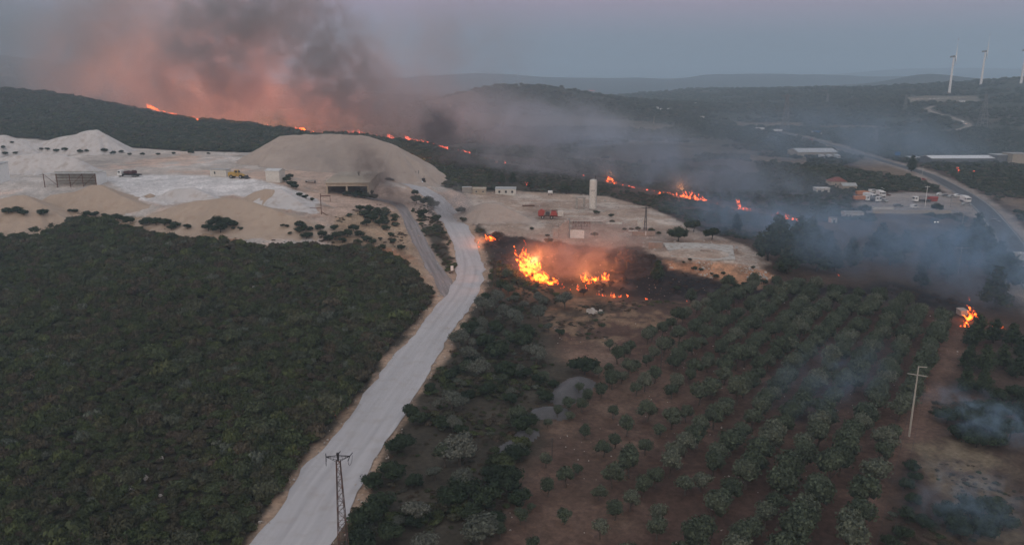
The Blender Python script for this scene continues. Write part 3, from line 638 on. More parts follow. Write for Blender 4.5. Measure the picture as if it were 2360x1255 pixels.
# ---- ground cover as one object per stand: points carrying the plants
def scatter(name, P, sc_, rot, pro, cat=None):
    """P Nx3 points; a single object that carries every plant of the stand"""
    me = bpy.data.meshes.new(name); me.vertices.add(len(P)); me.vertices.foreach_set('co', np.asarray(P, np.float32).ravel())
    for nm, arr in (('sz', sc_[0]), ('szz', sc_[1]), ('rot', rot)):
        a = me.attributes.new(nm, 'FLOAT', 'POINT'); a.data.foreach_set('value', np.asarray(arr, np.float32))
    a = me.attributes.new('pick', 'INT', 'POINT'); a.data.foreach_set('value', NR.integers(0, len(pro), len(P)).astype(np.int32))
    o = link(name, me); tag(o, kind='stuff')
    ng = bpy.data.node_groups.new(name, 'GeometryNodeTree')
    ng.interface.new_socket('Geometry', in_out='INPUT', socket_type='NodeSocketGeometry'); ng.interface.new_socket('Geometry', in_out='OUTPUT', socket_type='NodeSocketGeometry')
    N = ng.nodes; L = ng.links; gi = N.new('NodeGroupInput'); go = N.new('NodeGroupOutput')
    ip = N.new('GeometryNodeInstanceOnPoints'); ip.inputs['Pick Instance'].default_value = True
    g2 = N.new('GeometryNodeGeometryToInstance')
    for p in reversed(pro):
        oi = N.new('GeometryNodeObjectInfo'); oi.inputs['Object'].default_value = p; oi.inputs['As Instance'].default_value = True; L.new(oi.outputs['Geometry'], g2.inputs[0])
    def attr(nm, ty='FLOAT'):
        a = N.new('GeometryNodeInputNamedAttribute'); a.data_type = ty; a.inputs['Name'].default_value = nm; return a.outputs['Attribute']
    cx_ = N.new('ShaderNodeCombineXYZ'); s_ = attr('sz'); L.new(s_, cx_.inputs[0]); L.new(s_, cx_.inputs[1]); L.new(attr('szz'), cx_.inputs[2])
    cr_2 = N.new('ShaderNodeCombineXYZ'); L.new(attr('rot'), cr_2.inputs[2])
    L.new(gi.outputs[0], ip.inputs['Points']); L.new(g2.outputs[0], ip.inputs['Instance']); L.new(attr('pick', 'INT'), ip.inputs['Instance Index'])
    L.new(cr_2.outputs[0], ip.inputs['Rotation']); L.new(cx_.outputs[0], ip.inputs['Scale']); L.new(ip.outputs[0], go.inputs[0])
    md = o.modifiers.new('plants', 'NODES'); md.node_group = ng
    return o
def proto(name, me): return bpy.data.objects.new(name, me)      # never linked: only carried by the stands
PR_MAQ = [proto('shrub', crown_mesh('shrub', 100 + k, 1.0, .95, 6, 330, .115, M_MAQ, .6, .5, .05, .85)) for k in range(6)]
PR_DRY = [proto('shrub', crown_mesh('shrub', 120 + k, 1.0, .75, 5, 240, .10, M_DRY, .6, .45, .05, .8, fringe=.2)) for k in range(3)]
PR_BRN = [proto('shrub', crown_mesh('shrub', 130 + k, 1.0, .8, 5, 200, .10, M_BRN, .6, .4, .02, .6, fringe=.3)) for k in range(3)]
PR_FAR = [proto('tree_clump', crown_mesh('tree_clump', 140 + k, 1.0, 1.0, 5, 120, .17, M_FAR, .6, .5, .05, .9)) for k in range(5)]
def pts_in(polys, spacing, ymin=60, ymax=3000, grow=None, edge=0, jag=0):
    """jittered lattice in (t, ln y) whose spacing in metres follows spacing(y)"""
    out = []; y = ymin
    while y < ymax:
        s = spacing(y); t0, t1 = -.80, .80; xs = np.arange(t0 * y, t1 * y, s); xs = xs + NR.uniform(-.5, .5, len(xs)) * s; ys = y + NR.uniform(-.5, .5, len(xs)) * s
        out.append(np.stack([xs, ys], 1)); y += s * .9
    P = np.concatenate(out); x, yy = P[:, 0], P[:, 1]
    if polys is None: return P
    d = np.full(len(P), -1e9)
    for q in polys: d = np.maximum(d, sdist(q, x, yy))
    return P[d + jag * fbm(x, yy, 9, 77, 3) > edge]
def clear(P, lines, extra=()):
    x, y = P[:, 0], P[:, 1]; k = np.ones(len(P), bool); j = fbm(x, y, 8, 88, 3) * 3
    for ln_, hw in lines: k &= ldist(ln_, x, y) + j > hw
    for q, e_ in extra: k &= sdist(q, x, y) + j < -e_
    return P[k]
ROADS = [(MAIN, 7.2), (TRACK, 4.8), (HIGHWAY, 10.5), (HILLROAD, 9)]
def stand(name, P, smin, smax, pro, hs=(.8, 1.3), cl=.5, sink=.1):
    x, y = P[:, 0], P[:, 1]; big = np.clip(.5 + fbm(x, y, 14, 66, 3) * 1.4 + NR.normal(size=len(P)) * .22, 0, 1)
    s = smin + (smax - smin) * big ** 1.5
    scatter(name, np.stack([x, y, h(x, y) - sink * s], 1), (s, s * NR.uniform(*hs, len(P))), NR.uniform(0, 6.28, len(P)), pro)
LEFT = poly([(-140, 492), (0, 490), (60, 486), (150, 497), (230, 512), (330, 532), (400, 550), (480, 555), (560, 566), (620, 575), (740, 572), (860, 574), (940, 612), (1000, 690), (1010, 710), (760, 1010), (590, 1255), (520, 1400), (-140, 1400)], h)
P = clear(pts_in([LEFT], lambda y: 1.55, 62, 330, jag=3), ROADS)
stand('scrub', P, .7, 2.0, PR_MAQ, (1.2, 1.9))
M_GRN = foliage('bright_maquis_leaves', [(0, (.062, .078, .038)), (.4, (.072, .090, .042)), (.7, (.060, .068, .046)), (1, (.095, .10, .06))], .6, .4)
PR_GRN = [proto('shrub', crown_mesh('shrub', 110 + k, 1.0, 1.05, 8, 520, .085, M_GRN, .62, .45, .05, .85)) for k in range(3)]
P = clear(pts_in([LEFT], lambda y: 5.6, 62, 330, edge=1, jag=3), ROADS); P = P[fbm(P[:, 0], P[:, 1], 25, 71, 3) > -.08]
stand('tall_scrub', P, 1.5, 3.3, PR_GRN + PR_MAQ[:2], (1.1, 1.5))
BANKP = poly([(190, 492), (330, 505), (480, 520), (560, 540), (690, 505), (800, 485), (870, 470), (905, 480), (1000, 640), (940, 612), (850, 574), (740, 572), (560, 566), (400, 550)], h)
P = clear(pts_in([BANKP], lambda y: 2.0, 200, 340), ROADS); P = P[fbm(P[:, 0], P[:, 1], 8, 33, 3) + .4 * fbm(P[:, 0], P[:, 1], 30, 34, 2) > .12]
stand('bank_scrub', P, .3, 1.0, PR_DRY, (.8, 1.2))
SPIT = poly([(950, 470), (1000, 480), (1035, 520), (1058, 600), (1056, 650), (1040, 672), (1005, 610), (975, 560), (950, 500)], h)
P = clear(pts_in([SPIT], lambda y: 1.7, 200, 400), [(MAIN, 5.5), (TRACK, 3.6)]); P = P[fbm(P[:, 0], P[:, 1], 7, 35, 3) > -.12]
stand('roadside_scrub', P, .4, 1.3, PR_DRY + PR_MAQ[:3], (.8, 1.3))
MID = poly([(1120, 590), (1200, 640), (1290, 680), (1270, 760), (1300, 860), (1250, 960), (1200, 1090), (1120, 1255), (1080, 1400), (640, 1400), (780, 1210), (900, 1040), (1010, 860), (1110, 700), (1125, 640)], h)
P = clear(pts_in([MID], lambda y: 1.8, 62, 260, jag=4), [(MAIN, 7.2)]); P1 = P[fbm(P[:, 0], P[:, 1], 11, 36, 3) > -.05]; P2 = P[fbm(P[:, 0], P[:, 1], 16, 37, 3) > .08]
stand('undergrowth', P1, .35, 1.2, PR_DRY + PR_MAQ[:2], (.7, 1.1)); stand('roadside_shrubs', P2, .8, 2.1, PR_MAQ, (.9, 1.5))
P = clear(pts_in([PG['burn1'], PG['burn2']], lambda y: 2.1, 190, 330, edge=1), ROADS); P = P[fbm(P[:, 0], P[:, 1], 9, 57, 3) > -.03]
stand('scorched_scrub', P, .25, 1.3, PR_BRN, (.6, 1.3))
P = clear(pts_in([PG['paleg'], PG['meadow'], PG['drygrass'], PG['openhill']], lambda y: 1.9 + max(0, y - 250) * .008, 62, 620, edge=0), ROADS, [(PG['depot'], 3)]); P = P[fbm(P[:, 0], P[:, 1], 10, 58, 3) > .06]
stand('low_scrub', P, .25, 1.0, PR_DRY + PR_MAQ[:1], (.4, .8))
SE = poly([(2150, 930), (2400, 900), (2450, 1400), (2000, 1400), (2050, 1180), (2110, 1060)], h)
P = clear(pts_in([SE], lambda y: 1.7, 62, 190), ROADS); P = P[fbm(P[:, 0], P[:, 1], 12, 38, 3) > .06]
stand('dry_scrub', P, .4, 1.2, PR_DRY + PR_MAQ[:1], (.6, .9))
# ---- far scrub and woods: clumps grow with distance only where woods stand in the photograph
yard_x = [(PG['yard'], 2), (PG['works'], 2), (PG['depot'], 3), (PG['verge'], 1), (PG['field1'], 0), (PG['field2'], 0), (PG['field3'], 0), (PG['field4'], 0), (PG['field5'], 2), (PG['slab'], 1), (PG['cliff'], 2), (PG['red'], 2), (PG['eastfield'], 0), (PG['rowpad'], 0), (LEFT, -2), (MID, -2), (PG['slope'], 0)]
RIDGE = poly([(-150, 205), (0, 211), (130, 223), (340, 263), (600, 292), (850, 316), (1000, 344), (1100, 362), (1090, 440), (960, 390), (880, 380), (700, 346), (420, 347), (285, 336), (120, 318), (0, 308), (-150, 308)], h)
FRONT = [cast(px, py, h)[:2] for px, py in [(340, 249), (362, 256), (408, 265), (455, 277), (549, 287), (600, 291), (690, 300), (730, 310), (800, 307), (870, 315), (913, 321), (975, 331), (1030, 345), (1092, 358), (1168, 377), (1345, 405), (1424, 424), (1505, 440), (1598, 459), (1665, 471), (1728, 486), (1798, 498), (1842, 510)]]
P = clear(pts_in([RIDGE], lambda y: 2.6 + (y - 400) * .0035, 380, 1000, edge=-8), ROADS + [(FRONT, 5)], yard_x[:2])
P2 = clear(pts_in([PG['slope']], lambda y: 2.6, 280, 620, edge=-3), ROADS + [([cast(px, py, h)[:2] for px, py in [(1092, 358), (1168, 377), (1345, 405), (1424, 424), (1505, 440), (1598, 459), (1665, 471), (1728, 486), (1798, 498), (1842, 510)]], 5)], [(PG['works'], 1), (PG['slab'], 1)]); P2 = P2[fbm(P2[:, 0], P2[:, 1], 22, 52, 3) > -.16]
stand('slope_scrub', P2, .7, 1.8, PR_DRY[:1] + PR_FAR[:3], (.7, 1.0))
stand('ridge_scrub', P, 1.1, 2.9, PR_MAQ[:2] + PR_FAR[:3], (.8, 1.3))
P = pts_in(None, lambda y: max(4.2, y * .0085), 285, 2600); P = clear(P, ROADS + [(FRONT, 9)], yard_x + [(RIDGE, 0), (PG['burn2'], 0), (PG['burn1'], 0)])
x, y = P[:, 0], P[:, 1]; d = fbm(x, y, 90, 44, 4) + .5 * fbm(x, y, 25, 45, 3)
wood = sdist(poly([(1740, 375), (1880, 375), (2060, 410), (2110, 400), (2150, 405), (2190, 440), (2170, 446), (2010, 444), (1960, 440), (1780, 430)], h), x, y) > 0
wood |= sdist(poly([(2150, 380), (2450, 380), (2450, 455), (2330, 460), (2230, 430)], h), x, y) > 0
wood |= sdist(poly([(2000, 335), (2450, 310), (2450, 352), (2150, 352)], h), x, y) > 0
wood |= sdist(poly([(1700, 318), (1830, 322), (1980, 355), (1960, 364), (1830, 345), (1720, 345)], h), x, y) > 0
openh = (sdist(PG['openhill'], x, y) > 0) | (sdist(PG['meadow'], x, y) > 0)
keep = wood | (~openh & (d > -.07)) | (openh & (d > -.02)) | ((y > 900) & (d > -.12))
keep &= ~((x > .06 * y) & (y < 330) & (d < .15))
P = P[keep]; x, y = P[:, 0], P[:, 1]
s = (1.5 + NR.uniform(0, 1.4, len(P))) * np.clip(y / 480, .9, 4.2) ** .75
scatter('valley_woods', np.stack([x, y, h(x, y) - .15 * s], 1), (s, s * NR.uniform(.7, 1.2, len(P))), NR.uniform(0, 6.28, len(P)), PR_FAR)
print('stands', len(P))

# ---- single trees
def tree_kind(name, crown, trunk):
    e_ = bpy.data.objects.new(name, None); return (name, crown, trunk)
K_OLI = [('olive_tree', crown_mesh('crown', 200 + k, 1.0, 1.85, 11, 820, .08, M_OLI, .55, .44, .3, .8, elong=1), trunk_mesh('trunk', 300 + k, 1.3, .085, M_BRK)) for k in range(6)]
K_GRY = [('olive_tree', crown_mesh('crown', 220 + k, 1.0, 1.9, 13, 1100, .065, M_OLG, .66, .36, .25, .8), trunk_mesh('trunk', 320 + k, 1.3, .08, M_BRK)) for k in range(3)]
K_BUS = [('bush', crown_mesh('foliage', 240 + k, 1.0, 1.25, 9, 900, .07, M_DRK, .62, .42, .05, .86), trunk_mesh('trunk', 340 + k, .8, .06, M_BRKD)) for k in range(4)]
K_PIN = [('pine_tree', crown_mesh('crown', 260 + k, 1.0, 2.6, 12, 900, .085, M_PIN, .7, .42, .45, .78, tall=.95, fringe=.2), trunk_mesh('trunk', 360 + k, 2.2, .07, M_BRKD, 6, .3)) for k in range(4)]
K_BRN = [('scorched_tree', crown_mesh('crown', 280 + k, 1.0, 1.6, 9, 620, .08, M_BRN, .65, .42, .25, .7, fringe=.22), trunk_mesh('trunk', 380 + k, 1.3, .07, M_BRKD)) for k in range(2)]
def plant(kind, x, y, s, label, cat, group=None, sz=None, k=None, sink=.05):
    nm, cm, tm = kind[rnd.randrange(len(kind)) if k is None else k]
    r = empty(nm, (x, y, float(hq(np.float64(x), np.float64(y))) - sink), rnd.uniform(0, 6.28)); tag(r, label, cat, group)
    for mesh, pn in ((cm, cm.name.split('.')[0]), (tm, 'trunk')):
        o = link(pn, mesh, r); o.scale = (s, s, sz or s)
    return r
def pplant(kind, px, py, dpx, label, cat, group=None, hr=1.0, k=None):
    x, y, z = cast(px, py, hq); s = dpx / 2 * mpp(px, py); return plant(kind, x, y, s, label, cat, group, s * hr, k)
# olive grove: rows running away to the upper right
u = np.array([.567, .824]); v = np.array([.824, -.567])
o0 = np.array(at(1990, 1180)[:2]); RED = PG['red']
GROVE = poly([(1400, 800), (1430, 790), (1560, 745), (1590, 700), (1680, 665), (1830, 668), (2060, 700), (2195, 748), (2170, 830), (2115, 920), (2045, 1050), (1985, 1200), (1945, 1380), (1070, 1400), (1150, 1240), (1230, 1080), (1310, 960), (1390, 860)], h)
cand = []
for i in range(-24, 40):
    for j in range(-29, 3):
        p = o0 + u * i * 4.2 + v * j * 5.6
        q = p + NR.normal(size=2) * .45
        if sdist(GROVE, np.array([q[0]]), np.array([q[1]]))[0] > 0: cand.append((q[0], q[1], i, j))
pxof = lambda x, y: 1180 + 1750 * x / (y * cP + (60) * sP)
print('olives', len(cand))
cnt = {}
for x, y, i, j in sorted(cand, key=lambda q: (q[3], q[2])):
    rx = pxof(x, y); z = hz(x, y)
    # the young, thinly set trees stand to the left, the old ones to the right
    edge = (rx - 1250) / 500
    dens = min(1, .62 + .4 * edge); old = min(1, max(0, edge))
    if rnd.random() > dens: continue
    s = 1.2 + 1.3 * old ** .8 + rnd.uniform(-.45, .45)
    rowno = 3 - j; cnt[j] = cnt.get(j, 0) + 1; pos = '%s tree from the near end, %s olive row left of the lane' % (nth(cnt[j]), nth(rowno))
    if j >= -1: lab, gr = 'dense ' + pos, 'olives of the last row'
    elif old < .45: lab, gr = 'small ' + pos, 'young olives'
    elif y > 165: lab, gr = 'smoke-dimmed ' + pos, 'olives at the far end'
    else: lab, gr = 'full round ' + pos, 'old olives in rows'
    plant(K_OLI, x, y, s, lab, 'olive tree', gr, s * rnd.uniform(.95, 1.3))
# roadside trees: big greyish wild olives
for px, py, d, lb in [(1060, 1075, 104, 'largest silver-grey tree beside the white road, alone in dry scrub'), (1112, 1262, 112, 'silver-grey tree cut by the bottom edge, right of the lattice mast'),
                      (1040, 948, 66, 'silver-grey tree on the road bank above the largest grey tree'), (1104, 872, 62, 'tall grey-green tree halfway along the white road'),
                      (1182, 757, 62, 'pale silver tree at the top of the roadside thicket'), (1113, 728, 60, 'grey tree nearest the fork of the road'),
                      (1060, 800, 56, 'grey-green tree at the right edge of the road below the fork'), (1146, 700, 44, 'small grey tree behind the tree at the fork'),
                      (1182, 704, 34, 'small round grey-green tree below the tall fire'), (1243, 740, 52, 'wide grey-green tree at the left edge of the dry meadow'),
                      (1243, 706, 42, 'round grey tree below the yellow wall of flame'), (1302, 712, 54, 'broad round tree on the meadow edge under the burning tree'),
                      (1235, 838, 58, 'grey-green tree at the right edge of the roadside thicket'), (1002, 1108, 48, 'small yellowish-grey tree left below the largest grey tree'),
                      (918, 1215, 40, 'small grey bush-like tree right of the lattice mast'), (1265, 765, 30, 'little grey tree on the edge of the dry meadow')]:
    pplant(K_GRY, px, py, d, lb, 'tree', hr=.92)
for px, py, d, lb in [(1346, 862, 78, 'large dark round bush above the grey gravel heap'), (1206, 990, 74, 'dark round bush left of the grey gravel spill'),
                      (1256, 925, 52, 'dark bush touching the left side of the gravel heap'), (1192, 1055, 66, 'dark round bush below the dark round one by the gravel'),
                      (925, 1040, 84, 'wide dark bush at the right edge of the white road')]:
    pplant(K_BUS, px, py, d, lb, 'bush', hr=.9)
thk = [(943, 958, 46), (965, 975, 44), (905, 1105, 70), (860, 1120, 56), (952, 1118, 50), (1070, 1140, 80), (1120, 1165, 80), (1040, 1160, 70), (1170, 1130, 84), (1140, 1110, 66), (1195, 1160, 60), (1085, 1195, 60), (1140, 1210, 60),
       (880, 1170, 70), (850, 1210, 84), (905, 1250, 80), (840, 1262, 80), (955, 1210, 50), (1095, 1225, 50), (1150, 822, 64), (1115, 800, 56), (1200, 800, 60), (1165, 865, 56), (1090, 840, 44), (1060, 860, 40), (1210, 870, 44), (1125, 905, 46),
       (1080, 920, 40), (1020, 985, 46), (1060, 1000, 40), (1085, 768, 50), (1140, 765, 46), (1190, 725, 40), (1155, 665, 40), (1120, 690, 30), (1290, 770, 26), (1240, 880, 40), (1275, 890, 30), (1175, 925, 40), (1190, 690, 30), (1215, 772, 44), (990, 900, 34), (1040, 870, 36)]
for q_, (px, py, d) in enumerate(sorted(thk, key=lambda t: t[1])):
    pplant(K_BUS, px, py + 4, d * 1.05, 'dark bush between the white road and grove, %s from the thicket top' % nth(q_ + 1), 'bush', 'bushes of the roadside thicket', hr=1.15)
for q_, (px, py, d, hr) in enumerate(sorted([(1405, 890, 26, 1), (1378, 872, 34, 1), (1335, 905, 30, 1), (1310, 945, 40, 1), (1285, 960, 34, 1), (1262, 985, 26, 1), (1220, 1005, 24, 1.)])):
    pplant(K_OLI, px, py, d, 'small olive bush along the edge of the grey gravel heap, %s from the left' % nth(q_ + 1), 'bush', 'olive bushes by the gravel heap')
ex = pts_in([MID], lambda y: 8.5, 75, 240, edge=3); ex = clear(ex, [(MAIN, 10.5)]); g_ = list(map(tuple, ex)); rnd.shuffle(g_); g_ = sorted(g_[:34], key=lambda p: -p[1])
for q_, (x, y) in enumerate(g_):
    s = rnd.uniform(1.2, 2.5)
    plant(K_GRY if rnd.random() < .6 else K_OLI, x, y, s, 'grey-green wild olive in the roadside thicket, %s from its far end' % nth(q_ + 1), 'tree', 'wild olives of the roadside thicket', s * rnd.uniform(.95, 1.2))
# pines in and behind the smoke
for px, py, d, lb in [(1562, 556, 50, 'dark pine behind the concrete slab, left of a pair'), (1640, 552, 44, 'dark pine behind the concrete slab, right of the lone left one'),
                      (1306, 447, 34, 'round dark pine left of the white silo'), (1182, 424, 26, 'dark pine right behind the white cabin'), (1158, 424, 24, 'slender dark pine left behind the white cabin'),
                      (1221, 436, 26, 'dark pine with pink flames in it right of the white cabin'), (1598, 534, 44, 'hazy pine between the two dark pines'), (1698, 530, 36, 'hazy blue pine right of the dark pines'),
                      (1515, 650, 50, 'leafy scorched-edge tree at the left end of the orange bank'), (2288, 712, 92, 'big dark pine behind the burning pine'), (2250, 795, 70, 'dark pine carrying small flames at the end of the grove'),
                      (1992, 492, 30, 'round green tree at the corner of the depot wall'), (2158, 487, 28, 'round tree by the depot wall near the red truck'), (2100, 395, 34, 'dark tree beside the bend of the highway')]:
    rd_ = lb.startswith(('dark pine behind the concrete', 'round', 'hazy pine')); pplant(K_BUS if rd_ else K_PIN, px, py, d, lb, 'pine tree' if 'pine' in lb else 'tree', hr=1.15 if rd_ else .8)
for q_, (px, py, d) in enumerate(sorted([(1770, 600, 60), (1800, 585, 60), (1830, 610, 70), (1860, 590, 64), (1880, 625, 60), (1905, 600, 50), (1790, 560, 50), (1840, 560, 46), (1870, 560, 46), (1815, 630, 56), (1925, 625, 44), (1960, 615, 50), (1750, 580, 34),
                  (2010, 600, 50), (2050, 610, 56), (2085, 590, 44), (2140, 620, 54), (2170, 600, 50), (2210, 580, 46), (2235, 620, 60), (2120, 660, 40), (2030, 565, 40), (2280, 640, 60), (2320, 660, 60), (2185, 640, 44), (2250, 560, 50), (2270, 590, 50), (2300, 620, 46)])):
    pplant(K_PIN, px, py, d * 1.3, 'dark pine in the drifting blue smoke below the highway, %s from the left' % nth(q_ + 1), 'pine tree', 'pines in the blue smoke', hr=.8)
for q_, (px, py, d) in enumerate(sorted([(2230, 850, 60), (2270, 860, 70), (2310, 850, 60), (2345, 870, 60), (2225, 900, 60), (2265, 905, 60), (2235, 800, 54), (2290, 790, 60), (2330, 800, 60), (2350, 830, 60)])):
    pplant(K_PIN, px, py, d, 'dark green pine in the hedge right of the bare lane, %s from the left' % nth(q_ + 1), 'pine tree', 'pines right of the lane', hr=.75)
for q_, (px, py, d) in enumerate(sorted([(2180, 975, 60), (2225, 985, 76), (2275, 1000, 80), (2325, 1010, 80), (2210, 1010, 60), (2250, 1030, 66), (2300, 1030, 60), (2350, 970, 70), (2300, 965, 70), (2250, 955, 56), (2340, 920, 60), (2300, 925, 50)])):
    pplant(K_BUS, px, py, d, 'dark low bush under smoke below the pine hedge, %s from the left' % nth(q_ + 1), 'bush', 'bushes of the upper right thicket', hr=1.1)
for q_, (px, py, d) in enumerate(sorted([(2180, 1200, 70), (2230, 1190, 80), (2285, 1190, 80), (2200, 1230, 80), (2260, 1235, 80), (2310, 1220, 70), (2100, 1085, 44), (2112, 1110, 40), (2085, 1125, 44), (2100, 1160, 46), (2090, 1195, 46), (2125, 1215, 50), (2080, 1240, 50), (2050, 1262, 50)])):
    pplant(K_BUS, px, py, d, 'dark low bush in dry grass, bottom right corner, %s from the left' % nth(q_ + 1), 'bush', 'bushes of the bottom right corner', hr=1.1)
for px, py, d, lb in [(1446, 618, 74, 'large brown scorched tree above the blackened hollow'), (1146, 556, 40, 'brown scorched bush around the ring of flame'), (1288, 578, 40, 'brown scorched bush behind the smoke of the tall fire'),
                      (1240, 572, 30, 'small brown scorched bush behind the tall fire'), (1345, 679, 26, 'small dark tree wrapped in creeping flames'), (1500, 605, 36, 'brown tree right of the large scorched tree'),
                      (1200, 560, 26, 'low brown bush on the bank behind the tall fire')]:
    pplant(K_BRN, px, py, d, lb, 'tree' if 'tree' in lb else 'bush', hr=.8)
for q_, (px, py, d) in enumerate(sorted([(1062, 492, 24), (1066, 512, 20), (960, 468, 30), (985, 474, 34), (1000, 480, 30), (975, 500, 30), (1005, 510, 26), (955, 450, 22)])):
    pplant(K_BUS, px, py, d, 'dark bush by the white road at the quarry entrance, %s from the left' % nth(q_ + 1), 'bush', 'bushes at the quarry entrance', hr=1.1)
for q_, (px, py, d) in enumerate(sorted([(1470, 530, 16), (1500, 535, 20), (1455, 532, 16), (1440, 530, 12), (1518, 540, 14), (1412, 514, 16), (1375, 493, 18), (1408, 500, 16), (1265, 560, 24), (1225, 530, 14), (1262, 545, 12), (1370, 545, 20),
                  (1600, 622, 18), (1614, 624, 14), (1650, 640, 18), (1668, 632, 14), (1720, 660, 24), (1700, 665, 24), (1760, 655, 24), (1680, 668, 22), (1590, 600, 12), (1735, 618, 12), (1575, 606, 10), (1640, 632, 10), (1690, 645, 12), (1560, 668, 20)])):
    pplant(K_BUS, px, py, d, 'small dark shrub on the pale works terrace or its bank, %s from the left' % nth(q_ + 1), 'shrub', 'shrubs of the works terrace', hr=.9)
# scattered shrubs on the sandy bank below the quarry heaps
SH = [(500, 522, 40), (520, 518, 30), (540, 522, 26), (480, 532, 30), (508, 536, 40), (528, 515, 20), (433, 528, 22), (405, 524, 26), (380, 520, 30), (360, 518, 30), (345, 516, 30), (330, 520, 26), (395, 530, 20), (553, 530, 14), (537, 528, 10),
      (652, 522, 12), (662, 524, 13), (668, 540, 12), (690, 524, 26), (702, 530, 22), (690, 536, 24), (716, 532, 18), (706, 550, 26), (712, 545, 20), (738, 530, 24), (742, 545, 26), (760, 555, 26), (775, 548, 26), (790, 560, 24), (785, 545, 22),
      (770, 530, 22), (800, 545, 30), (815, 532, 26), (830, 545, 26), (845, 556, 26), (825, 565, 24), (860, 562, 22), (880, 575, 22), (845, 520, 26), (860, 510, 30), (840, 498, 26), (875, 520, 26), (890, 530, 22), (865, 498, 26), (885, 510, 20), (900, 545, 18),
      (830, 485, 24), (850, 487, 26), (870, 490, 22), (905, 560, 18), (925, 575, 20), (250, 505, 20), (270, 507, 26), (285, 512, 26), (300, 515, 26), (240, 500, 16), (160, 488, 12), (172, 490, 16), (200, 497, 20), (220, 500, 24), (100, 496, 24), (40, 490, 24), (20, 492, 24), (55, 497, 22),
      (660, 420, 22), (672, 430, 26), (682, 436, 22), (690, 452, 16), (705, 458, 18), (720, 462, 12), (668, 412, 20), (800, 452, 20), (820, 455, 24), (840, 457, 26), (860, 460, 26), (850, 450, 24), (830, 448, 22)]
for q_, (px, py, d) in enumerate(sorted(SH)):
    pplant(K_BUS, px, py, d * 1.08, 'rounded dark shrub on the sandy quarry slope, %s from the left' % nth(q_ + 1), 'shrub', 'shrubs on the quarry slope', hr=.95)
for q_, (px, py, d) in enumerate(sorted([(8, 342, 12), (12, 356, 14), (36, 355, 12), (28, 330, 8), (95, 345, 10), (110, 347, 14), (130, 350, 14), (150, 348, 16), (185, 352, 16), (200, 350, 12), (240, 350, 16), (262, 356, 16), (280, 352, 12), (300, 358, 12), (330, 358, 14), (365, 358, 12), (400, 356, 12), (440, 355, 16), (480, 356, 10)])):
    pplant(K_BUS, px, py, d, 'small dark shrub at the foot of the back quarry heaps, %s from the left' % nth(q_ + 1), 'shrub', 'shrubs behind the quarry yard', hr=.9)
print('plants done')
# ------------------------------------------------------------------ materials for built things
def pm_(n, c, r=.6, no=.12, sc=1.5, met=0, dirt=None, spec=.3): return mat(n, c, r, no, sc, met, dirt=dirt, spec=spec)
M_WALL = pm_('white_render', (.62, .60, .55), .9, .12, .8, dirt=(.45, .42, .37)); M_BEI = pm_('beige_render', (.42, .36, .28), .9, .15, .8, dirt=(.3, .25, .2)); M_CON = pm_('concrete', (.33, .31, .28), .9, .2, .8, dirt=(.22, .2, .18))
M_SHT = pm_('sheet_metal', (.40, .41, .40), .6, .15, .6, .3, dirt=(.3, .27, .23)); M_RFW = pm_('pale_roof', (.55, .56, .55), .7, .1, .4, dirt=(.42, .4, .38)); M_RFR = pm_('red_tile', (.20, .075, .06), .9, .3, 1.5)
M_RST = pm_('rusty_steel', (.13, .065, .045), .9, .35, 3); M_GLV = pm_('galvanised', (.20, .20, .20), .6, .2, 3, .4); M_DKM = pm_('dark_metal', (.05, .048, .05), .6, .3, 3); M_GLS = pm_('glass', (.03, .035, .045), .15, .1, 1, spec=.5)
M_TYR = pm_('rubber', (.022, .022, .022), .9, .2, 3); M_RIM = pm_('wheel_rim', (.35, .35, .33), .5, .1, 3, .4); M_YEL = pm_('yellow_paint', (.45, .28, .05), .6, .25, 2, dirt=(.3, .24, .14)); M_PWH = pm_('white_paint', (.72, .72, .70), .45, .08, 2)
M_RED = pm_('red_paint', (.35, .05, .04), .6, .2, 2, dirt=(.25, .12, .1)); M_ORA = pm_('orange_paint', (.50, .19, .06), .6, .2, 2); M_BLU = pm_('blue_paint', (.05, .16, .35), .5, .1, 2); M_GRY = pm_('grey_paint', (.16, .17, .18), .45, .1, 2); M_DRD = pm_('dark_red_load', (.07, .025, .025), .8, .4, 1.5)
M_WOD = pm_('weathered_wood', (.30, .27, .22), .9, .2, 3); M_CNP = pm_('concrete_pole', (.38, .35, .30), .9, .12, 2); M_TUR = pm_('turbine_white', (.74, .74, .72), .5, .04, .2); M_BLK = pm_('black_trim', (.02, .02, .02), .8, .1, 2); M_STN = pm_('limestone', (.42, .38, .34), .9, .25, 1)
def emi(name, c, s):
    m = bpy.data.materials.new(name); m.use_nodes = True; b = m.node_tree.nodes['Principled BSDF']; b.inputs['Base Color'].default_value = (*c, 1)
    b.inputs['Emission Color'].default_value = (*c, 1); b.inputs['Emission Strength'].default_value = s; m.cycles.emission_sampling = 'NONE'; return m
M_LMP = emi('lit_headlamp', (1, .97, .88), 6); M_LMB = emi('lit_headlamp_cool', (.7, .85, 1), 5); M_LMR = emi('lit_tail_lamp', (1, .08, .03), 4); M_LMO = emi('lit_orange_lamp', (1, .45, .08), 4)
def base(px, py, rz=0, name='thing', sink=0.0):
    x, y, z = at(px, py); return empty(name, (x, y, z - sink), rz)
def part(mb, name, mt, parent, **k): return mb.build(name, mt, parent, **k)
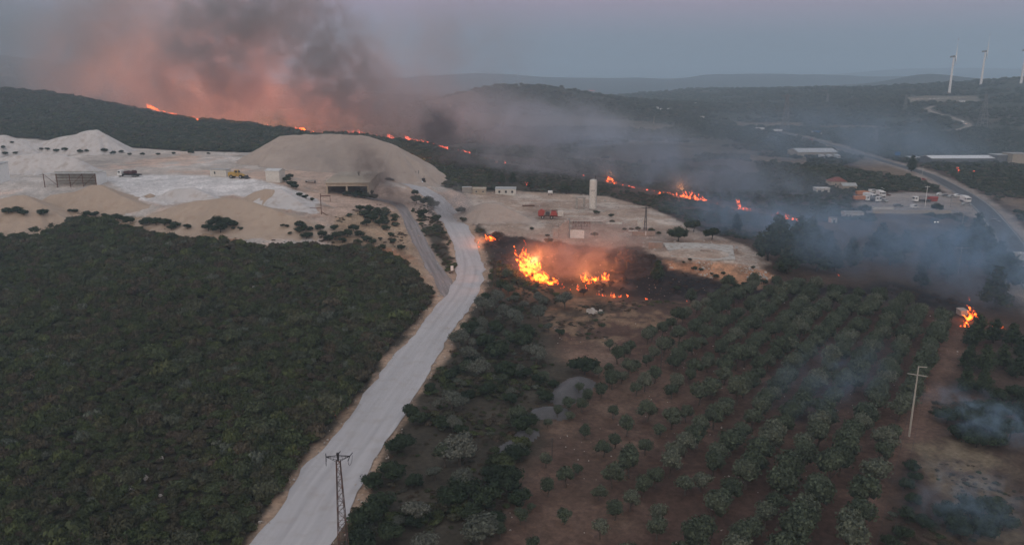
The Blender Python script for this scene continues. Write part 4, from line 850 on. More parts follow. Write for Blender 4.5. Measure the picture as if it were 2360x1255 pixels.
def house(label, cat, px, py, wpx, hm, dep, rz=0, wall=M_WALL, roof=M_RFW, style='flat', wins=(), door=None, name='house', over=.3, rise=1.2):
    r = base(px, py, rz, name, .15); W = wpx * mpp(px, py) / max(.3, cos(rz)); tag(r, label, cat)
    part(MB().box(0, dep / 2, hm / 2, W, dep, hm), 'wall', wall, r)
    mb = MB(); a, b_ = -W / 2 - over, W / 2 + over
    if style == 'flat': mb.box(0, dep / 2, hm + .13, W + 2 * over, dep + 2 * over, .22)
    elif style == 'shed': mb.prismx([(-over, hm + .02), (dep + over, hm + .02 + rise), (dep + over, hm + .22 + rise), (-over, hm + .22)], a, b_); part(MB().prismx([(0, hm - .01), (dep, hm - .01), (dep, hm + rise * .96)], -W / 2 + .01, W / 2 - .01), 'gable', wall, r)
    elif style == 'gable':
        mb.prismx([(-over, hm - .1), (dep / 2, hm + rise), (dep / 2, hm + rise + .22), (-over, hm + .12)], a, b_); mb.prismx([(dep / 2, hm + rise), (dep + over, hm - .1), (dep + over, hm + .12), (dep / 2, hm + rise + .22)], a, b_)
        part(MB().prismx([(.02, hm - .01), (dep - .02, hm - .01), (dep / 2, hm + rise - .04)], -W / 2 + .02, W / 2 - .02), 'gable', wall, r)
    elif style == 'hip':
        i = min(dep, W) / 2 * .98; V = [(a, -over, hm), (b_, -over, hm), (b_, dep + over, hm), (a, dep + over, hm), (a + i, dep / 2, hm + rise), (b_ - i, dep / 2, hm + rise)]; mb.add(V, [(0, 1, 5, 4), (1, 2, 5), (2, 3, 4, 5), (3, 0, 4), (3, 2, 1, 0)])
    part(mb, 'roof', roof, r)
    for u, zf, ww, wh in wins:
        cx = (u - .5) * W; z = zf * hm
        f = part(MB().box(cx, -.03, z, ww + .2, .1, wh + .2), 'window', M_BLK if wall is M_WALL else M_WALL, r); part(MB().box(cx, -.09, z, ww, .04, wh), 'pane', M_GLS, f)
    if door: part(MB().box((door - .5) * W, -.04, 1.05, 1.0, .1, 2.1), 'door', M_GRY, r)
    return r
def wheelset(r, xs, hw, rad, wd=.3):
    for x in xs:
        for s in (-1, 1):
            w_ = part(MB().cyl((x, s * hw - wd / 2, rad), (x, s * hw + wd / 2, rad), rad, None, 14), 'wheel', M_TYR, r)
            part(MB().cyl((x, s * (hw + .02) - wd / 2, rad), (x, s * (hw + .02) + wd / 2, rad), rad * .5, None, 10), 'rim', M_RIM, w_)
def car(label, px, py, rz, mt=M_PWH, L=4.3, group=None, lights=None, van=False, kind='car'):
    r = base(px, py, rz, 'van' if van else 'parked_car' if not lights else 'car'); tag(r, label, kind, group); H = 1.95 if van else 1.45; W = 1.75; l = L / 2
    if van: prof = [(-l, .35), (l, .35), (l, .95), (l - .8, 1.15), (l - 1.5, H), (-l, H)]
    else: prof = [(-l, .35), (l, .35), (l, .75), (l - 1.1, .92), (l - 1.9, H), (-l + .9, H), (-l + .15, .95), (-l, .85)]
    part(MB().prism(prof, -W / 2, W / 2), 'body', mt, r)
    g = MB(); zt = H - .12; zb = 1.0 if not van else 1.2
    for s in (-1, 1): g.box(-.25 if not van else -.1, s * (W / 2 + .01), (zt + zb) / 2, L * .42, .03, zt - zb)
    part(g, 'side_window', M_GLS, r); part(MB().box(l - 1.5 if not van else l - 1.12, 0, (zt + zb) / 2, .05, W * .86, (zt - zb) * 1.3, ry=-.95 if not van else -.7), 'windscreen', M_GLS, r)
    wheelset(r, (-l + .8, l - .8), W / 2 - .08, .32, .2)
    for s in (-1, 1): part(MB().box(l + .02, s * .6, .68, .08, .34, .18), 'headlight', lights or M_RIM, r)
    return r
def truck(label, px, py, rz, L=9, cab=M_PWH, body='tipper', bm=M_ORA, lights=None, group=None, name='truck', Hb=1.6):
    r = base(px, py, rz, name); tag(r, label, 'truck', group); l = L / 2; W = 2.5
    part(MB().prism([(l - 2.1, .7), (l, .7), (l, 1.7), (l - .25, 2.95), (l - 2.1, 3.0)], -W / 2, W / 2), 'cab', cab, r)
    part(MB().box(l - .08, 0, 2.25, .08, W * .86, .85, ry=-.2), 'windscreen', M_GLS, r)
    g = MB()
    for s in (-1, 1): g.box(l - .95, s * (W / 2 + .01), 2.25, 1.0, .03, .7)
    part(g, 'side_window', M_GLS, r)
    part(MB().box(-.3, 0, .85, L - 1.0, 1.0, .3), 'chassis', M_BLK, r)
    x0, x1 = -l, l - 2.3; xm, xl = (x0 + x1) / 2, x1 - x0
    if body == 'tipper':
        part(MB().prism([(x0 + .35, 1.1), (x1, 1.1), (x1, 1.1 + Hb + .3), (x0, 1.1 + Hb)], -W / 2, W / 2), 'tipper_body', bm, r)
        g = MB()
        for k in range(5): g.box(x0 + .5 + k * (xl - .8) / 4, 0, 1.1 + Hb / 2, .12, W + .12, Hb * .9)
        part(g, 'body_rib', bm, r)
    elif body == 'tank': part(MB().cyl((x0, 0, 1.95), (x1, 0, 1.95), 1.0, None, 16), 'tank', bm, r)
    elif body == 'box': part(MB().box(xm, 0, 2.2, xl, W, 2.3), 'cargo_box', bm, r)
    elif body == 'load':
        part(MB().box(xm, 0, 1.2, xl, W, .25), 'load_bed', M_BLK, r); g = MB(); R = random.Random(3)
        for k in range(9): g.box(xm + R.uniform(-.42, .36) * xl, R.uniform(-.5, .5), 1.9 + R.uniform(-.3, .4), R.uniform(1, 2), R.uniform(1, 2), R.uniform(.7, 1.2), R.uniform(-.4, .4), R.uniform(-.3, .3))
        part(g, 'load', bm, r); part(MB().box(x0 - .6, 0, 1.0, 1.2, 1.8, .5), 'tow_bar', M_BLK, r)
    elif body == 'crane':
        part(MB().box(xm, 0, 1.25, xl, W, .35), 'flatbed', bm, r); part(MB().cyl((x1 - .5, 0, 1.4), (x1 - .7, 0, 3.2), .22).cyl((x1 - .7, 0, 3.2), (x0 + .6, 0, 2.9), .16), 'crane_arm', M_GRY, r)
    wheelset(r, (-l + 1.0, -l + 2.3, l - 1.2), W / 2 - .2, .5, .3)
    for s in (-1, 1): part(MB().box(l + .02, s * .85, .95, .08, .4, .25), 'headlight', lights or M_RIM, r)
    return r
# ------------------------------------------------------------------ quarry yard
r = base(164, 431, radians(2), 'open_shed', .2); k = mpp(164, 431); W = 118 * k; D = 9; Hh = 32 * k; tag(r, 'open fronted grey steel shed with rusty braced frame and a sand heap before it', 'shed')
part(MB().box(0, D, Hh / 2 + .2, W, .15, Hh - .3), 'back_wall', M_SHT, r); part(MB().box(W / 2 + .1, D / 2, Hh / 2, .15, D - .1, Hh - .1), 'side_wall', M_PWH, r)
part(MB().prismx([(-.6, Hh), (D + .3, Hh - .8), (D + .3, Hh - .68), (-.6, Hh + .14)], -W / 2 - .2, W / 2 + .3), 'roof', M_SHT, r)
for q in range(5): part(MB().box(-W / 2 + W * q / 4 * .985, 0, Hh / 2, .25, .25, Hh - .05), 'post', M_RST, r)
g = MB()
for q in range(4):
    a = -W / 2 + W * q / 4; b_ = a + W / 4
    if q != 1: g.bar((a, .02, Hh - .2) if q < 2 else (b_, .02, Hh - .2), (b_, .02, .8) if q < 2 else (a, .02, .8), .16)
for z in (1.8, 3.2, 4.6): g.bar((-W / 2, D - .2, z), (W / 2, D - .2, z), .14)
part(g, 'brace', M_RST, r)
house('white rendered wall end of a building at the left edge of the frame', 'building', -26, 430, 22, 8.5, 12, 0, M_PWH, M_SHT, 'shed', name='store_building')
truck('articulated lorry with a white cab and dark red load on the white yard', 297, 407, radians(176), 9.6, M_PWH, 'load', M_DRD, name='lorry')
house('small white cabin with a flat roof behind the yellow loader', 'cabin', 503, 407, 40, 3.2, 4, radians(-12), M_WALL, M_SHT, 'flat', [(.3, .6, .5, .9)], name='site_cabin')
# yellow wheel loader
r = base(550, 411, radians(-12), 'wheel_loader'); tag(r, 'yellow wheel loader with its bucket lowered beside the small cabin', 'loader')
part(MB().prism([(-4.6, 1.2), (-.6, 1.2), (-.6, 2.6), (-4.2, 2.9), (-4.6, 2.6)], -1.15, 1.15), 'engine_body', M_YEL, r); part(MB().prism([(-1.6, 2.4), (.4, 1.6), (.7, 2.5), (.2, 3.8), (-1.5, 3.8)], -.85, .85), 'cab', M_YEL, r)
g = MB()
for s in (-1, 1): g.box(-.5, s * .87, 3.1, 1.4, .04, .9)
g.box(.5, 0, 3.1, .05, 1.4, .9, ry=-.3); part(g, 'cab_window', M_GLS, r); part(MB().prism([(-.6, 1.0), (2.4, 1.0), (2.0, 1.9), (-.6, 2.0)], -.7, .7), 'front_frame', M_YEL, r)
g = MB()
for s in (-1, 1): g.bar((1.0, s * .75, 2.3), (4.0, s * .75, .9), .35)
part(g, 'lift_arm', M_YEL, r); part(MB().prism([(3.7, .15), (5.3, .1), (5.0, .35), (4.3, .5), (4.0, 1.5), (3.7, 1.3)], -1.5, 1.5), 'bucket', M_DKM, r); wheelset(r, (-3.0, 1.7), 1.05, .85, .6)
house('tall white box cabin with a pitched roof at the edge of the white yard', 'cabin', 629, 420, 34, 5.2, 5, radians(-14), M_WALL, M_RFW, 'gable', (), name='weigh_cabin', rise=.7, over=.25)
# quarry shed with dark bays
r = base(802, 451, radians(2), 'loading_shed', .3); k = mpp(802, 451); W = 98 * k; D = 38; Hh = 5.9; tag(r, 'large flat roofed quarry shed with dark open bays behind smoke', 'shed')
part(MB().box(0, D, Hh / 2, W, .3, Hh), 'back_wall', M_BEI, r); part(MB().box(0, 0, Hh - .7, W, .4, 1.4), 'front_beam', M_BEI, r)
part(MB().prismx([(-.8, Hh + .01), (D / 2, Hh + .9), (D + .5, Hh + .3), (D + .5, Hh + .55), (D / 2, Hh + 1.15), (-.8, Hh + .25)], -W / 2 - .5, W / 2 + .5), 'roof', M_BEI, r)
for u in (-.5, -.02, .5): part(MB().box(u * W * .96, 0, (Hh - 1.4) / 2, .8, .42, Hh - 1.4), 'pillar', M_BEI, r)
for s in (-1, 1): part(MB().box(s * (W / 2 - .15), D / 2, Hh / 2, .28, D - .5, Hh - .05), 'side_wall', M_BEI, r)
part(MB().cyl((2, D / 2, Hh + .8), (2, D / 2, Hh + 2.4), .3).box(2, D / 2, Hh + 2.5, .9, .9, .3), 'roof_vent', M_DKM, r)
r = base(741, 494, 0, 'chute_frame', .2); tag(r, 'thin rusty metal chute frame standing in the sand below the white heap', 'frame')
part(MB().box(0, 0, 4.1, .22, .22, 8.2), 'post', M_RST, r); part(MB().box(1.9, 0, 7.2, 3.6, 1.2, .2), 'platform', M_RST, r); part(MB().box(-2.2, 0, 2.6, 4.2, .2, .22), 'beam', M_RST, r)
part(MB().bar((0, 0, 1.2), (5.5, -2, -1.5), .25), 'brace', M_RST, r); part(MB().box(3.6, 0, 6.1, .14, .14, 2.1), 'post', M_RST, r)
r = base(716, 421, 0, 'loading_ramp'); tag(r, 'low grey platform standing alone beside the smoky quarry shed', 'platform'); part(MB().box(0, 0, 1.0, 4.6, 2.2, .25), 'deck', M_CON, r)
for x in (-2, 2): part(MB().box(x, 0, .43, .25, 1.8, .86), 'leg', M_DKM, r)
car('dark car parked in the smoke at the foot of the biggest mound', 897, 416, radians(5), M_DKM, 4.8)
r = truck('dark truck with lit blue white headlamps and raised posts by the quarry entrance', 950, 417, radians(-165), 7, M_DKM, 'crane', M_DKM, M_LMB, name='works_truck')
part(MB().bar((-3.2, 0, 1.2), (-3.4, 0, 5.2), .25).bar((-1.6, .6, 1.2), (-1.7, .6, 4.8), .2).bar((3.4, 0, 2.8), (3.6, 0, 4.6), .2), 'raised_post', M_DKM, r)
r = base(975, 424, radians(-110), 'tractor'); tag(r, 'small tractor with one bright headlamp beside the dark truck', 'tractor')
part(MB().prism([(-1.4, .8), (1.6, .8), (1.6, 1.6), (.2, 1.7), (-1.4, 1.4)], -.5, .5), 'body', M_DKM, r); part(MB().box(-.6, 0, 2.2, 1.2, 1.3, 1.3), 'cab', M_DKM, r); wheelset(r, (-.9,), .85, .75, .4); wheelset(r, (1.3,), .7, .42, .25)
part(MB().bar((-1.0, 0, 2.9), (-1.6, 0, 4.2), .15), 'exhaust', M_DKM, r); part(MB().box(1.64, 0, 1.3, .1, .9, .45), 'headlight', M_LMB, r)
# ------------------------------------------------------------------ works terrace
r = base(1366, 484, 0, 'silo', .2); k = mpp(1366, 484); Hs = 71 * k; R_ = 8.6 * k; tag(r, 'tall white cylindrical silo with a ladder and small rail on top', 'silo')
mb = MB().cyl((0, 0, 1.0), (0, 0, Hs - .5), R_, None, 28, True); mb.dome((0, 0, Hs - .5), R_, .8, 28); part(mb, 'tank', M_WALL, r, smooth=False); part(MB().cyl((0, 0, 0), (0, 0, 1.0), R_ * .94, None, 24), 'plinth', M_CON, r)
g = MB()
for s in (-.25, .25): g.bar((R_ * .72 + .12, -R_ * .72 + s, 1), (R_ * .72 + .12, -R_ * .72 + s, Hs), .08)
for q in range(28): g.bar((R_ * .72 + .12, -R_ * .72 - .25, 1 + q * .45), (R_ * .72 + .12, -R_ * .72 + .25, 1 + q * .45), .06)
part(g, 'ladder', M_GLV, r); g = MB()
for q in range(12): a = 2 * pi * q / 12; g.bar((R_ * .9 * cos(a), R_ * .9 * sin(a), Hs - .5), (R_ * .9 * cos(a), R_ * .9 * sin(a), Hs + .5), .06)
part(g, 'rail', M_GLV, r); part(MB().box(.9, .3, Hs + 1.0, .35, .35, 1.4), 'vent_pipe', M_DKM, r)
g = MB(); g.prismx([(0, 0), (1.2, 0), (1.2, .3), (0, .3)], 0, .1)
lb = MB()                                      # faint faded lettering patch on the silo, as dark strokes
for q in range(5): lb.box(-.95 + q * .36, -R_ * cos((-.95 + q * .36) / R_) - .03, Hs - 4.6, .22, .03, .42)
part(lb, 'faded_lettering', M_GLV, r)
house('white three windowed prefab cabin with a grey roof left of the silo', 'cabin', 1165, 449, 47, 2.9, 4.5, radians(-3), M_WALL, M_SHT, 'shed', [(.2, .58, .8, .9), (.52, .58, .8, .9), (.83, .58, .8, .9)], name='prefab_cabin', rise=.5, over=.15)
house('brownish prefab cabin with two windows in the smoke, left of the white one', 'cabin', 1104, 448, 31, 2.8, 4, radians(-3), M_BEI, M_BEI, 'gable', [(.3, .55, .7, .8), (.8, .55, .7, .8)], name='prefab_cabin', rise=.5, over=.15)
house('low grey hut almost hidden in smoke beside the brownish cabin', 'hut', 1076, 444, 22, 2.6, 3, 0, M_CON, M_SHT, 'flat', name='hut', over=.1)
r = base(1268, 450, 0, 'water_tank'); tag(r, 'small white water tank on a frame behind the works terrace', 'tank'); part(MB().cyl((-1.1, 0, 1.6), (1.1, 0, 1.6), .75, None, 16), 'tank', M_PWH, r); part(MB().box(-.8, 0, .45, .15, 1, .9).box(.8, 0, .45, .15, 1, .9).box(0, 0, .85, 2, 1, .12), 'stand', M_RST, r)
r = base(1268, 504, radians(-6), 'mobile_crusher'); tag(r, 'red wheeled crushing machine with a white box at its right end', 'machine')
part(MB().box(0, 0, 1.15, 9.6, 1.6, .35), 'chassis', M_RST, r); part(MB().prism([(-5, 1.4), (-2.6, 1.4), (-2.2, 3.4), (-3.6, 4.1), (-5, 3.3)], -1.1, 1.1), 'hopper', M_RED, r); part(MB().prism([(.1, 1.5), (3.1, 1.5), (2.4, 3.3), (.5, 3.4)], -1.0, 1.0), 'engine_cover', M_RED, r)
part(MB().box(-1.1, 0, 2.2, 1.7, 1.5, 1.5), 'cab', M_DKM, r); part(MB().box(4.3, 0, 2.3, 2.3, 1.8, 2.0), 'white_box', M_WALL, r); part(MB().bar((-2.6, 0, 3.4), (3.0, 0, 3.7), .3), 'conveyor', M_RST, r); wheelset(r, (-3.1, 0.6), 1.0, .72, .4)
r = base(1293, 549, radians(-10), 'concrete_wall', .2); tag(r, 'tall broken pale concrete wall with a stepped top beside the smoky hollow', 'wall')
part(MB().box(-2.0, 0, 2.1, 2.2, .9, 4.2), 'pier', M_CON, r); part(MB().prism([(-.8, 0), (2.2, 0), (2.4, 6.9), (1.8, 6.9), (-.8, 4.6)], -.3, .3), 'panel', M_CON, r); part(MB().box(2.6, 2.2, 3.6, .4, 4.0, 7.2), 'side_panel', M_CON, r)
r = base(1330, 549, radians(-4), 'leaning_slab', .1); tag(r, 'pale leaning concrete slab resting on a block right of the broken wall', 'slab'); part(MB().box(0, .8, 1.5, 5.2, .35, 3.2, rx=-.5), 'slab', M_WALL, r); part(MB().box(0, 2.2, .9, 4.8, 1.2, 1.8), 'block', M_CON, r)
r = base(1340, 529, radians(-4), 'steel_frame', .1); tag(r, 'low rusty steel truss frame behind the leaning slab', 'frame'); g = MB(); wf = 6.6
for yy in (0, 2.5):
    g.bar((-wf / 2, yy, 2.9), (wf / 2, yy, 2.9), .16); g.bar((-wf / 2, yy, 1.2), (wf / 2, yy, 1.2), .12)
    for q in range(7): g.bar((-wf / 2 + q * wf / 6, yy, 0 if q % 3 == 0 else 1.2), (-wf / 2 + q * wf / 6, yy, 2.9), .13)
    for q in range(6): g.bar((-wf / 2 + q * wf / 6, yy, 1.2 if q % 2 else 2.9), (-wf / 2 + (q + 1) * wf / 6, yy, 2.9 if q % 2 else 1.2), .09)
part(g, 'truss', M_RST, r)
r = base(1345, 514, radians(-2), 'low_wall', .1); tag(r, 'long low grey foundation wall crossing the works terrace', 'wall'); part(MB().box(0, 0, .5, 15.5, .5, 1.0), 'wall', M_CON, r); part(MB().box(0, 0, 1.05, 15.6, .62, .12), 'coping', M_WALL, r)
r = base(1415, 516, radians(0), 'low_wall', .1); tag(r, 'short white kerb wall right of the long foundation wall', 'wall'); part(MB().box(0, 0, .4, 6.5, .45, .8), 'wall', M_WALL, r)
r = base(1218, 476, radians(3), 'steel_beam'); tag(r, 'dark steel beam lying on the pale ground left of the red machine', 'beam'); part(MB().box(0, 0, .3, 5.6, .35, .1).box(0, 0, .5, 5.6, .08, .4).box(0, 0, .7, 5.6, .35, .1), 'flange', M_RST, r)
r = base(1338, 482, 0, 'silo_footing', .1); tag(r, 'pair of grey conveyor columns just left of the white silo', 'columns')
for x in (-1.8, 1.6): part(MB().box(x, 0, 2.6, .9, .9, 5.2), 'column', M_CON, r)
part(MB().box(-.1, 0, 5.3, 4.6, 1.0, .3), 'cross_beam', M_CON, r)
r = base(1475, 528, radians(2), 'transformer_kiosk', .1); tag(r, 'narrow pale transformer kiosk with an open top beside the lattice pole', 'kiosk'); k = 1 / mpp(1475, 528)
part(MB().box(0, 0, 1.6, 1.9, 1.6, 3.2), 'cabin', M_WALL, r); part(MB().box(-.9, 0, 3.9, .14, 1.5, 1.5).box(.9, 0, 3.9, .14, 1.5, 1.5), 'side_panel', M_WALL, r)
r = base(1468, 543, radians(3), 'ruined_wall', .1); tag(r, 'ruined low stone wall with a white lintel below the transformer kiosk', 'wall'); part(MB().box(2.4, 0, .9, 8.4, .7, 1.8), 'wall', M_RUB, r); part(MB().box(-1.5, 0, 2.0, 3.4, .9, .22), 'lintel', M_WALL, r); part(MB().box(3.2, -.4, 1.1, .28, .2, 1.4), 'post', M_PWH, r)
r = base(1510, 572, radians(0), 'stone_wall', .1); tag(r, 'short dark stone wall at the left end of the concrete slab', 'wall'); part(MB().box(0, 0, 1.1, 4.6, .8, 2.2), 'wall', M_RUB, r); part(MB().box(0, 0, 2.25, 4.8, 1.0, .12), 'coping', M_CON, r)
r = base(1697, 583, radians(72), 'stone_wall', .1); tag(r, 'short dark stone wall at the right end of the concrete slab', 'wall'); part(MB().box(0, 0, 1.0, 4.4, .7, 2.0), 'wall', M_RUB, r); part(MB().box(0, 0, 2.05, 4.6, .9, .12), 'coping', M_CON, r)
sx, sy, sz_ = at(1628, 578)
R = random.Random(9); g = MB()
for q in range(14): g.box(R.uniform(-1.8, 1.8), R.uniform(-.8, .8), .25 + R.random() * .35, R.uniform(.4, 1.1), R.uniform(.4, .9), R.uniform(.3, .6), R.uniform(0, 3), R.uniform(-.4, .4))
o = g.build('rubble_pile', M_RUB, loc=(sx, sy, zt_)); tag(o, 'small dark pile of rubble in the middle of the concrete slab', 'rubble pile')
r = base(1042, 632, radians(20), 'sign_post'); tag(r, 'small white notice board on posts between the track and the white road', 'sign'); part(MB().box(0, 0, 2.0, .9, .08, 1.6), 'board', M_PWH, r); part(MB().box(-.3, 0, .6, .08, .06, 1.2).box(.3, 0, .6, .08, .06, 1.2), 'post', M_GLV, r)
# ------------------------------------------------------------------ masts and poles
def lattice(mb, H, w0, w1, n, wleg=.12, wb=.07, z0=0):
    def c(z): w_ = w0 + (w1 - w0) * (z - z0) / H; return [(-w_ / 2, -w_ / 2, z), (w_ / 2, -w_ / 2, z), (w_ / 2, w_ / 2, z), (-w_ / 2, w_ / 2, z)]
    zs = [z0 + H * (1 - (1 - k / n) ** 1.15) for k in range(n + 1)]; b0, b1 = c(z0), c(z0 + H)
    for k in range(4): mb.bar(b0[k], b1[k], wleg)
    for i in range(n):
        a, b_ = c(zs[i]), c(zs[i + 1])
        for k in range(4):
            q = (k + 1) % 4
            if i % 2: mb.bar(a[k], b_[q], wb)
            else: mb.bar(a[q], b_[k], wb)
            mb.bar(b_[k], b_[q], wb * .8)
    return mb
# big rusty mast in front
xb, yb, _ = PZ(800, 1400, -.3); r = empty('lattice_mast', (xb, yb, hz(xb, yb) - .1), radians(4)); tag(r, 'rusty lattice power mast with a short crossarm beside the white road', 'power mast')
Hm = PR(787, 1047, yb)[2] - hz(xb, yb)
M_MST = mat('mast_paint', (.075, .055, .048), .8, .3, 1.2, dirt=(.16, .065, .04))
part(lattice(MB(), Hm - .6, 1.55, .42, 20, .085, .05), 'mast', M_MST, r)
M_ARM = mat('mast_top_paint', (.035, .032, .035), .7, .3, 2)
g = MB(); zt2 = Hm - .05; zb2 = Hm - .65
for s in (-1, 1):
    for yy in (-.18, .18): g.bar((0, yy, zt2), (s * 1.32, yy * .2, zt2 - .05), .06); g.bar((s * .2, yy, zb2), (s * 1.32, yy * .2, zt2 - .05), .05)
    for q in (.3, .6): g.bar((s * 1.32 * q, .1, zt2 - .02), (s * (.2 + 1.12 * q), -.1, zb2 + .6 * q), .035)
part(g, 'crossarm', M_ARM, r); part(MB().cyl((0, 0, zb2), (0, 0, zt2 + .3), .10, .16).box(0, 0, zt2 + .28, .3, .3, .16), 'mast_head', M_ARM, r)
for s in (-1, 1):
    i_ = part(MB().cyl((s * 1.32, 0, zt2 - .05), (s * 1.5, .9, zt2 - .12), .05, .05, 6).cyl((s * 1.32, 0, zt2 - .05), (s * 1.2, -.7, zt2 - .3), .05, .05, 6), 'insulator', M_ARM, r)
    g = MB(); pr = None
    for q in range(13):
        a = pi * q / 12; p = (s * (1.35 + .12 * cos(a)), .75 * cos(a), zt2 - .35 - .75 * sin(a))
        if pr: g.bar(pr, p, .035)
        pr = p
    part(g, 'jumper_cable', M_ARM, r)
part(MB().cyl((0, 0, zt2 + .2), (.15, .9, zt2 + .1), .05, .05, 6), 'insulator', M_ARM, r)
def mast(label, px, py, ptop, w0, w1, n, arms, mt=M_GLV, name='lattice_pole', wl=.2, wb=.12, rz=0, cat='power mast'):
    x, y, z = at(px, py); H = PR(px, ptop, y)[2] - z; r = empty(name, (x, y, z - .2), rz); tag(r, label, cat); part(lattice(MB(), H, w0, w1, n, wl, wb), 'mast', mt, r)
    for zf, ln in arms:
        g = MB(); g.bar((-ln / 2, 0, H * zf), (ln / 2, 0, H * zf), wl * 1.1); g.bar((-ln / 2, 0, H * zf), (0, 0, H * zf - ln * .12), wb); g.bar((ln / 2, 0, H * zf), (0, 0, H * zf - ln * .12), wb)
        for u_ in (-.48, 0, .48): g.cyl((ln * u_, 0, H * zf), (ln * u_, 0, H * zf + wl * 3), wl * .35, None, 6)
        part(g, 'crossarm', mt, r)
    return r
mast('small lattice pole with a short crossarm beside the transformer kiosk', 1487, 530, 476, .9, .35, 9, [(.97, 3.4)], M_DKM, wl=.14, wb=.08)
mast('thin lattice mast half hidden in trees between the white road and the tall fire', 1140, 690, 592, 1.0, .4, 12, [(.98, 2.4)], M_MST, wl=.12, wb=.07)
mast('tall hazy transmission pylon on the valley floor near the far road', 1808, 303, 218, 9, 1.6, 9, [(.97, 16)], M_GLV, 'pylon', .7, .4, cat='pylon')
mast('tall hazy transmission pylon below the right wind turbine', 2263, 292, 217, 9, 1.6, 9, [(.97, 5)], M_GLV, 'pylon', .6, .38, cat='pylon')
mast('faint thin pylon on the hillside left of the pale heaps', 2085, 256, 218, 5, 1, 7, [(.95, 5)], M_GLV, 'pylon', .5, .3, cat='pylon')
mast('faint short pylon beside the highway left of the blue sign', 2017, 330, 298, 3.6, .8, 7, [(.95, 4)], M_GLV, 'pylon', .4, .25, cat='pylon')
mast('faint far pylon on the plateau slope beyond the valley', 1906, 240, 216, 4, 1.4, 6, [(.95, 6)], M_GLV, 'pylon', .7, .4, cat='pylon')
r = base(2095, 1005, 0, 'utility_pole', .1); x, y, z = at(2095, 1005); H = PR(2117, 843, y)[2] - z; tag(r, 'tall pale concrete pole with two bare crossarms at the edge of the grove', 'utility pole')
part(MB().cyl((0, 0, 0), (0, 0, H), .19, .11, 8), 'pole', M_CNP, r); part(MB().box(0, 0, H - 1.55, 3.3, .1, .12, rz=-.5), 'crossarm', M_CNP, r); part(MB().box(.7, 0, H - .06, 1.5, .1, .12, rz=-.2), 'crossarm', M_CNP, r)
for s in (-1, 0, 1): part(MB().cyl((s * 1.35, -s * .7, H - 1.48), (s * 1.35, -s * .7, H - 1.25), .05), 'insulator', M_GLS, r)
def pole(label, px, py, ptop, arm=1.8, w_=.14, mt=M_CNP, group=None, rz=0):
    x, y, z = at(px, py); H = max(4, PR(px, ptop, y)[2] - z); w_ = max(w_, y * .00028); r = empty('utility_pole', (x, y, z - .1), rz); tag(r, label, 'utility pole', group); part(MB().cyl((0, 0, 0), (0, 0, H), w_, w_ * .7, 6), 'pole', mt, r)
    part(MB().box(0, 0, H * .96, arm, w_, w_), 'crossarm', mt, r)
pole('slender pole standing in the upper olive rows', 1674, 723, 662, 1.2, .09, M_DKM); pole('slender dark pole among the thin olives at mid grove', 1522, 868, 795, .6, .08, M_DKM); pole('slender pole on bare soil at the lower left of the grove', 1272, 1058, 1008, .5, .07, M_DKM)
pole('pale pole with a wide crossarm in smoke beside the highway', 2208, 632, 568, 4.6); pole('plain pale pole in smoke above the wide crossarm pole', 2214, 543, 488, 1.0); pole('white pole beside the red truck in the depot', 2132, 474, 428, 2.4, .16, M_PWH)
pole('thin pole at the top edge of the depot', 2123, 420, 382, 1.2, .12); pole('dark thin lamp pole between the parked cars outside the depot', 2190, 478, 436, 1.6, .11, M_GRY)
for q_, (px, py, pt) in enumerate(sorted([(1835, 323, 309), (1915, 338, 324), (1962, 348, 330), (2000, 350, 326), (2072, 366, 340), (1743, 300, 286), (1507, 285, 268)])):
    pole('small pale pole by the far stretch of highway, %s from the left' % nth(q_ + 1), px, py, pt, 3, .18, M_CNP, 'poles along the far highway')
# warning triangle
r = base(770, 966, radians(-25), 'warning_sign', .1); tag(r, 'red and white warning triangle on a short post in the scrub by the road', 'road sign')
part(MB().cyl((0, .04, 0), (0, .04, 1.4), .04), 'post', M_GLV, r); part(MB().add([(-.52, 0, .95), (.52, 0, .95), (0, 0, 1.85), (-.52, .03, .95), (.52, .03, .95), (0, .03, 1.85)], [(0, 1, 2), (5, 4, 3), (0, 3, 4, 1), (1, 4, 5, 2), (2, 5, 3, 0)]), 'red_border', M_RED, r)
part(MB().add([(-.30, -.012, 1.07), (.30, -.012, 1.07), (0, -.012, 1.59)], [(0, 1, 2)]), 'white_face', M_PWH, r)
# ------------------------------------------------------------------ depot, houses, vehicles by the highway
house('house with a red tiled hipped roof among trees above the depot', 'house', 1933, 431, 37, 3.4, 8, 0, M_BEI, M_RFR, 'hip', [(.3, .5, 1, 1), (.7, .5, 1, 1)], rise=2.4)
house('beige house wing with a pale roof right of the red roofed house', 'house', 1958, 439, 32, 2.8, 6, 0, M_BEI, M_SHT, 'gable', [(.5, .5, 1, 1)], rise=1.3)
house('white open shelter with columns left of the red roofed house', 'shelter', 1896, 447, 31, 3.2, 5, 0, M_WALL, M_WALL, 'flat', [(.25, .45, 1.6, 1.6), (.7, .45, 1.8, 1.6)], name='shelter')
house('small white block hut with dark doorways below the depot', 'hut', 1968, 504, 43, 2.8, 5, radians(-4), M_WALL, M_CON, 'flat', [(.12, .45, .5, 1.4), (.3, .45, .5, 1.4)], name='hut', over=.1)
house('tiny roofless white ruin beside the fire spots below the stone heap', 'hut', 1922, 514, 14, 2.2, 3, 0, M_WALL, M_CON, 'flat', [(.5, .45, .7, 1.1)], name='hut', over=.05)
house('little white hut by the burning pine at the end of the grove', 'hut', 2222, 727, 17, 1.3, 2.0, radians(6), M_CON, M_CON, 'shed', (), name='hut', rise=.3, over=.1)
house('long warehouse with a dull pale roof and white trailers at its right', 'warehouse', 1884, 364, 92, 5.0, 22, radians(3), M_BEI, M_RFW, 'gable', [(.2, .4, 3, 2), (.5, .4, 3, 2)], name='warehouse', rise=2.2)
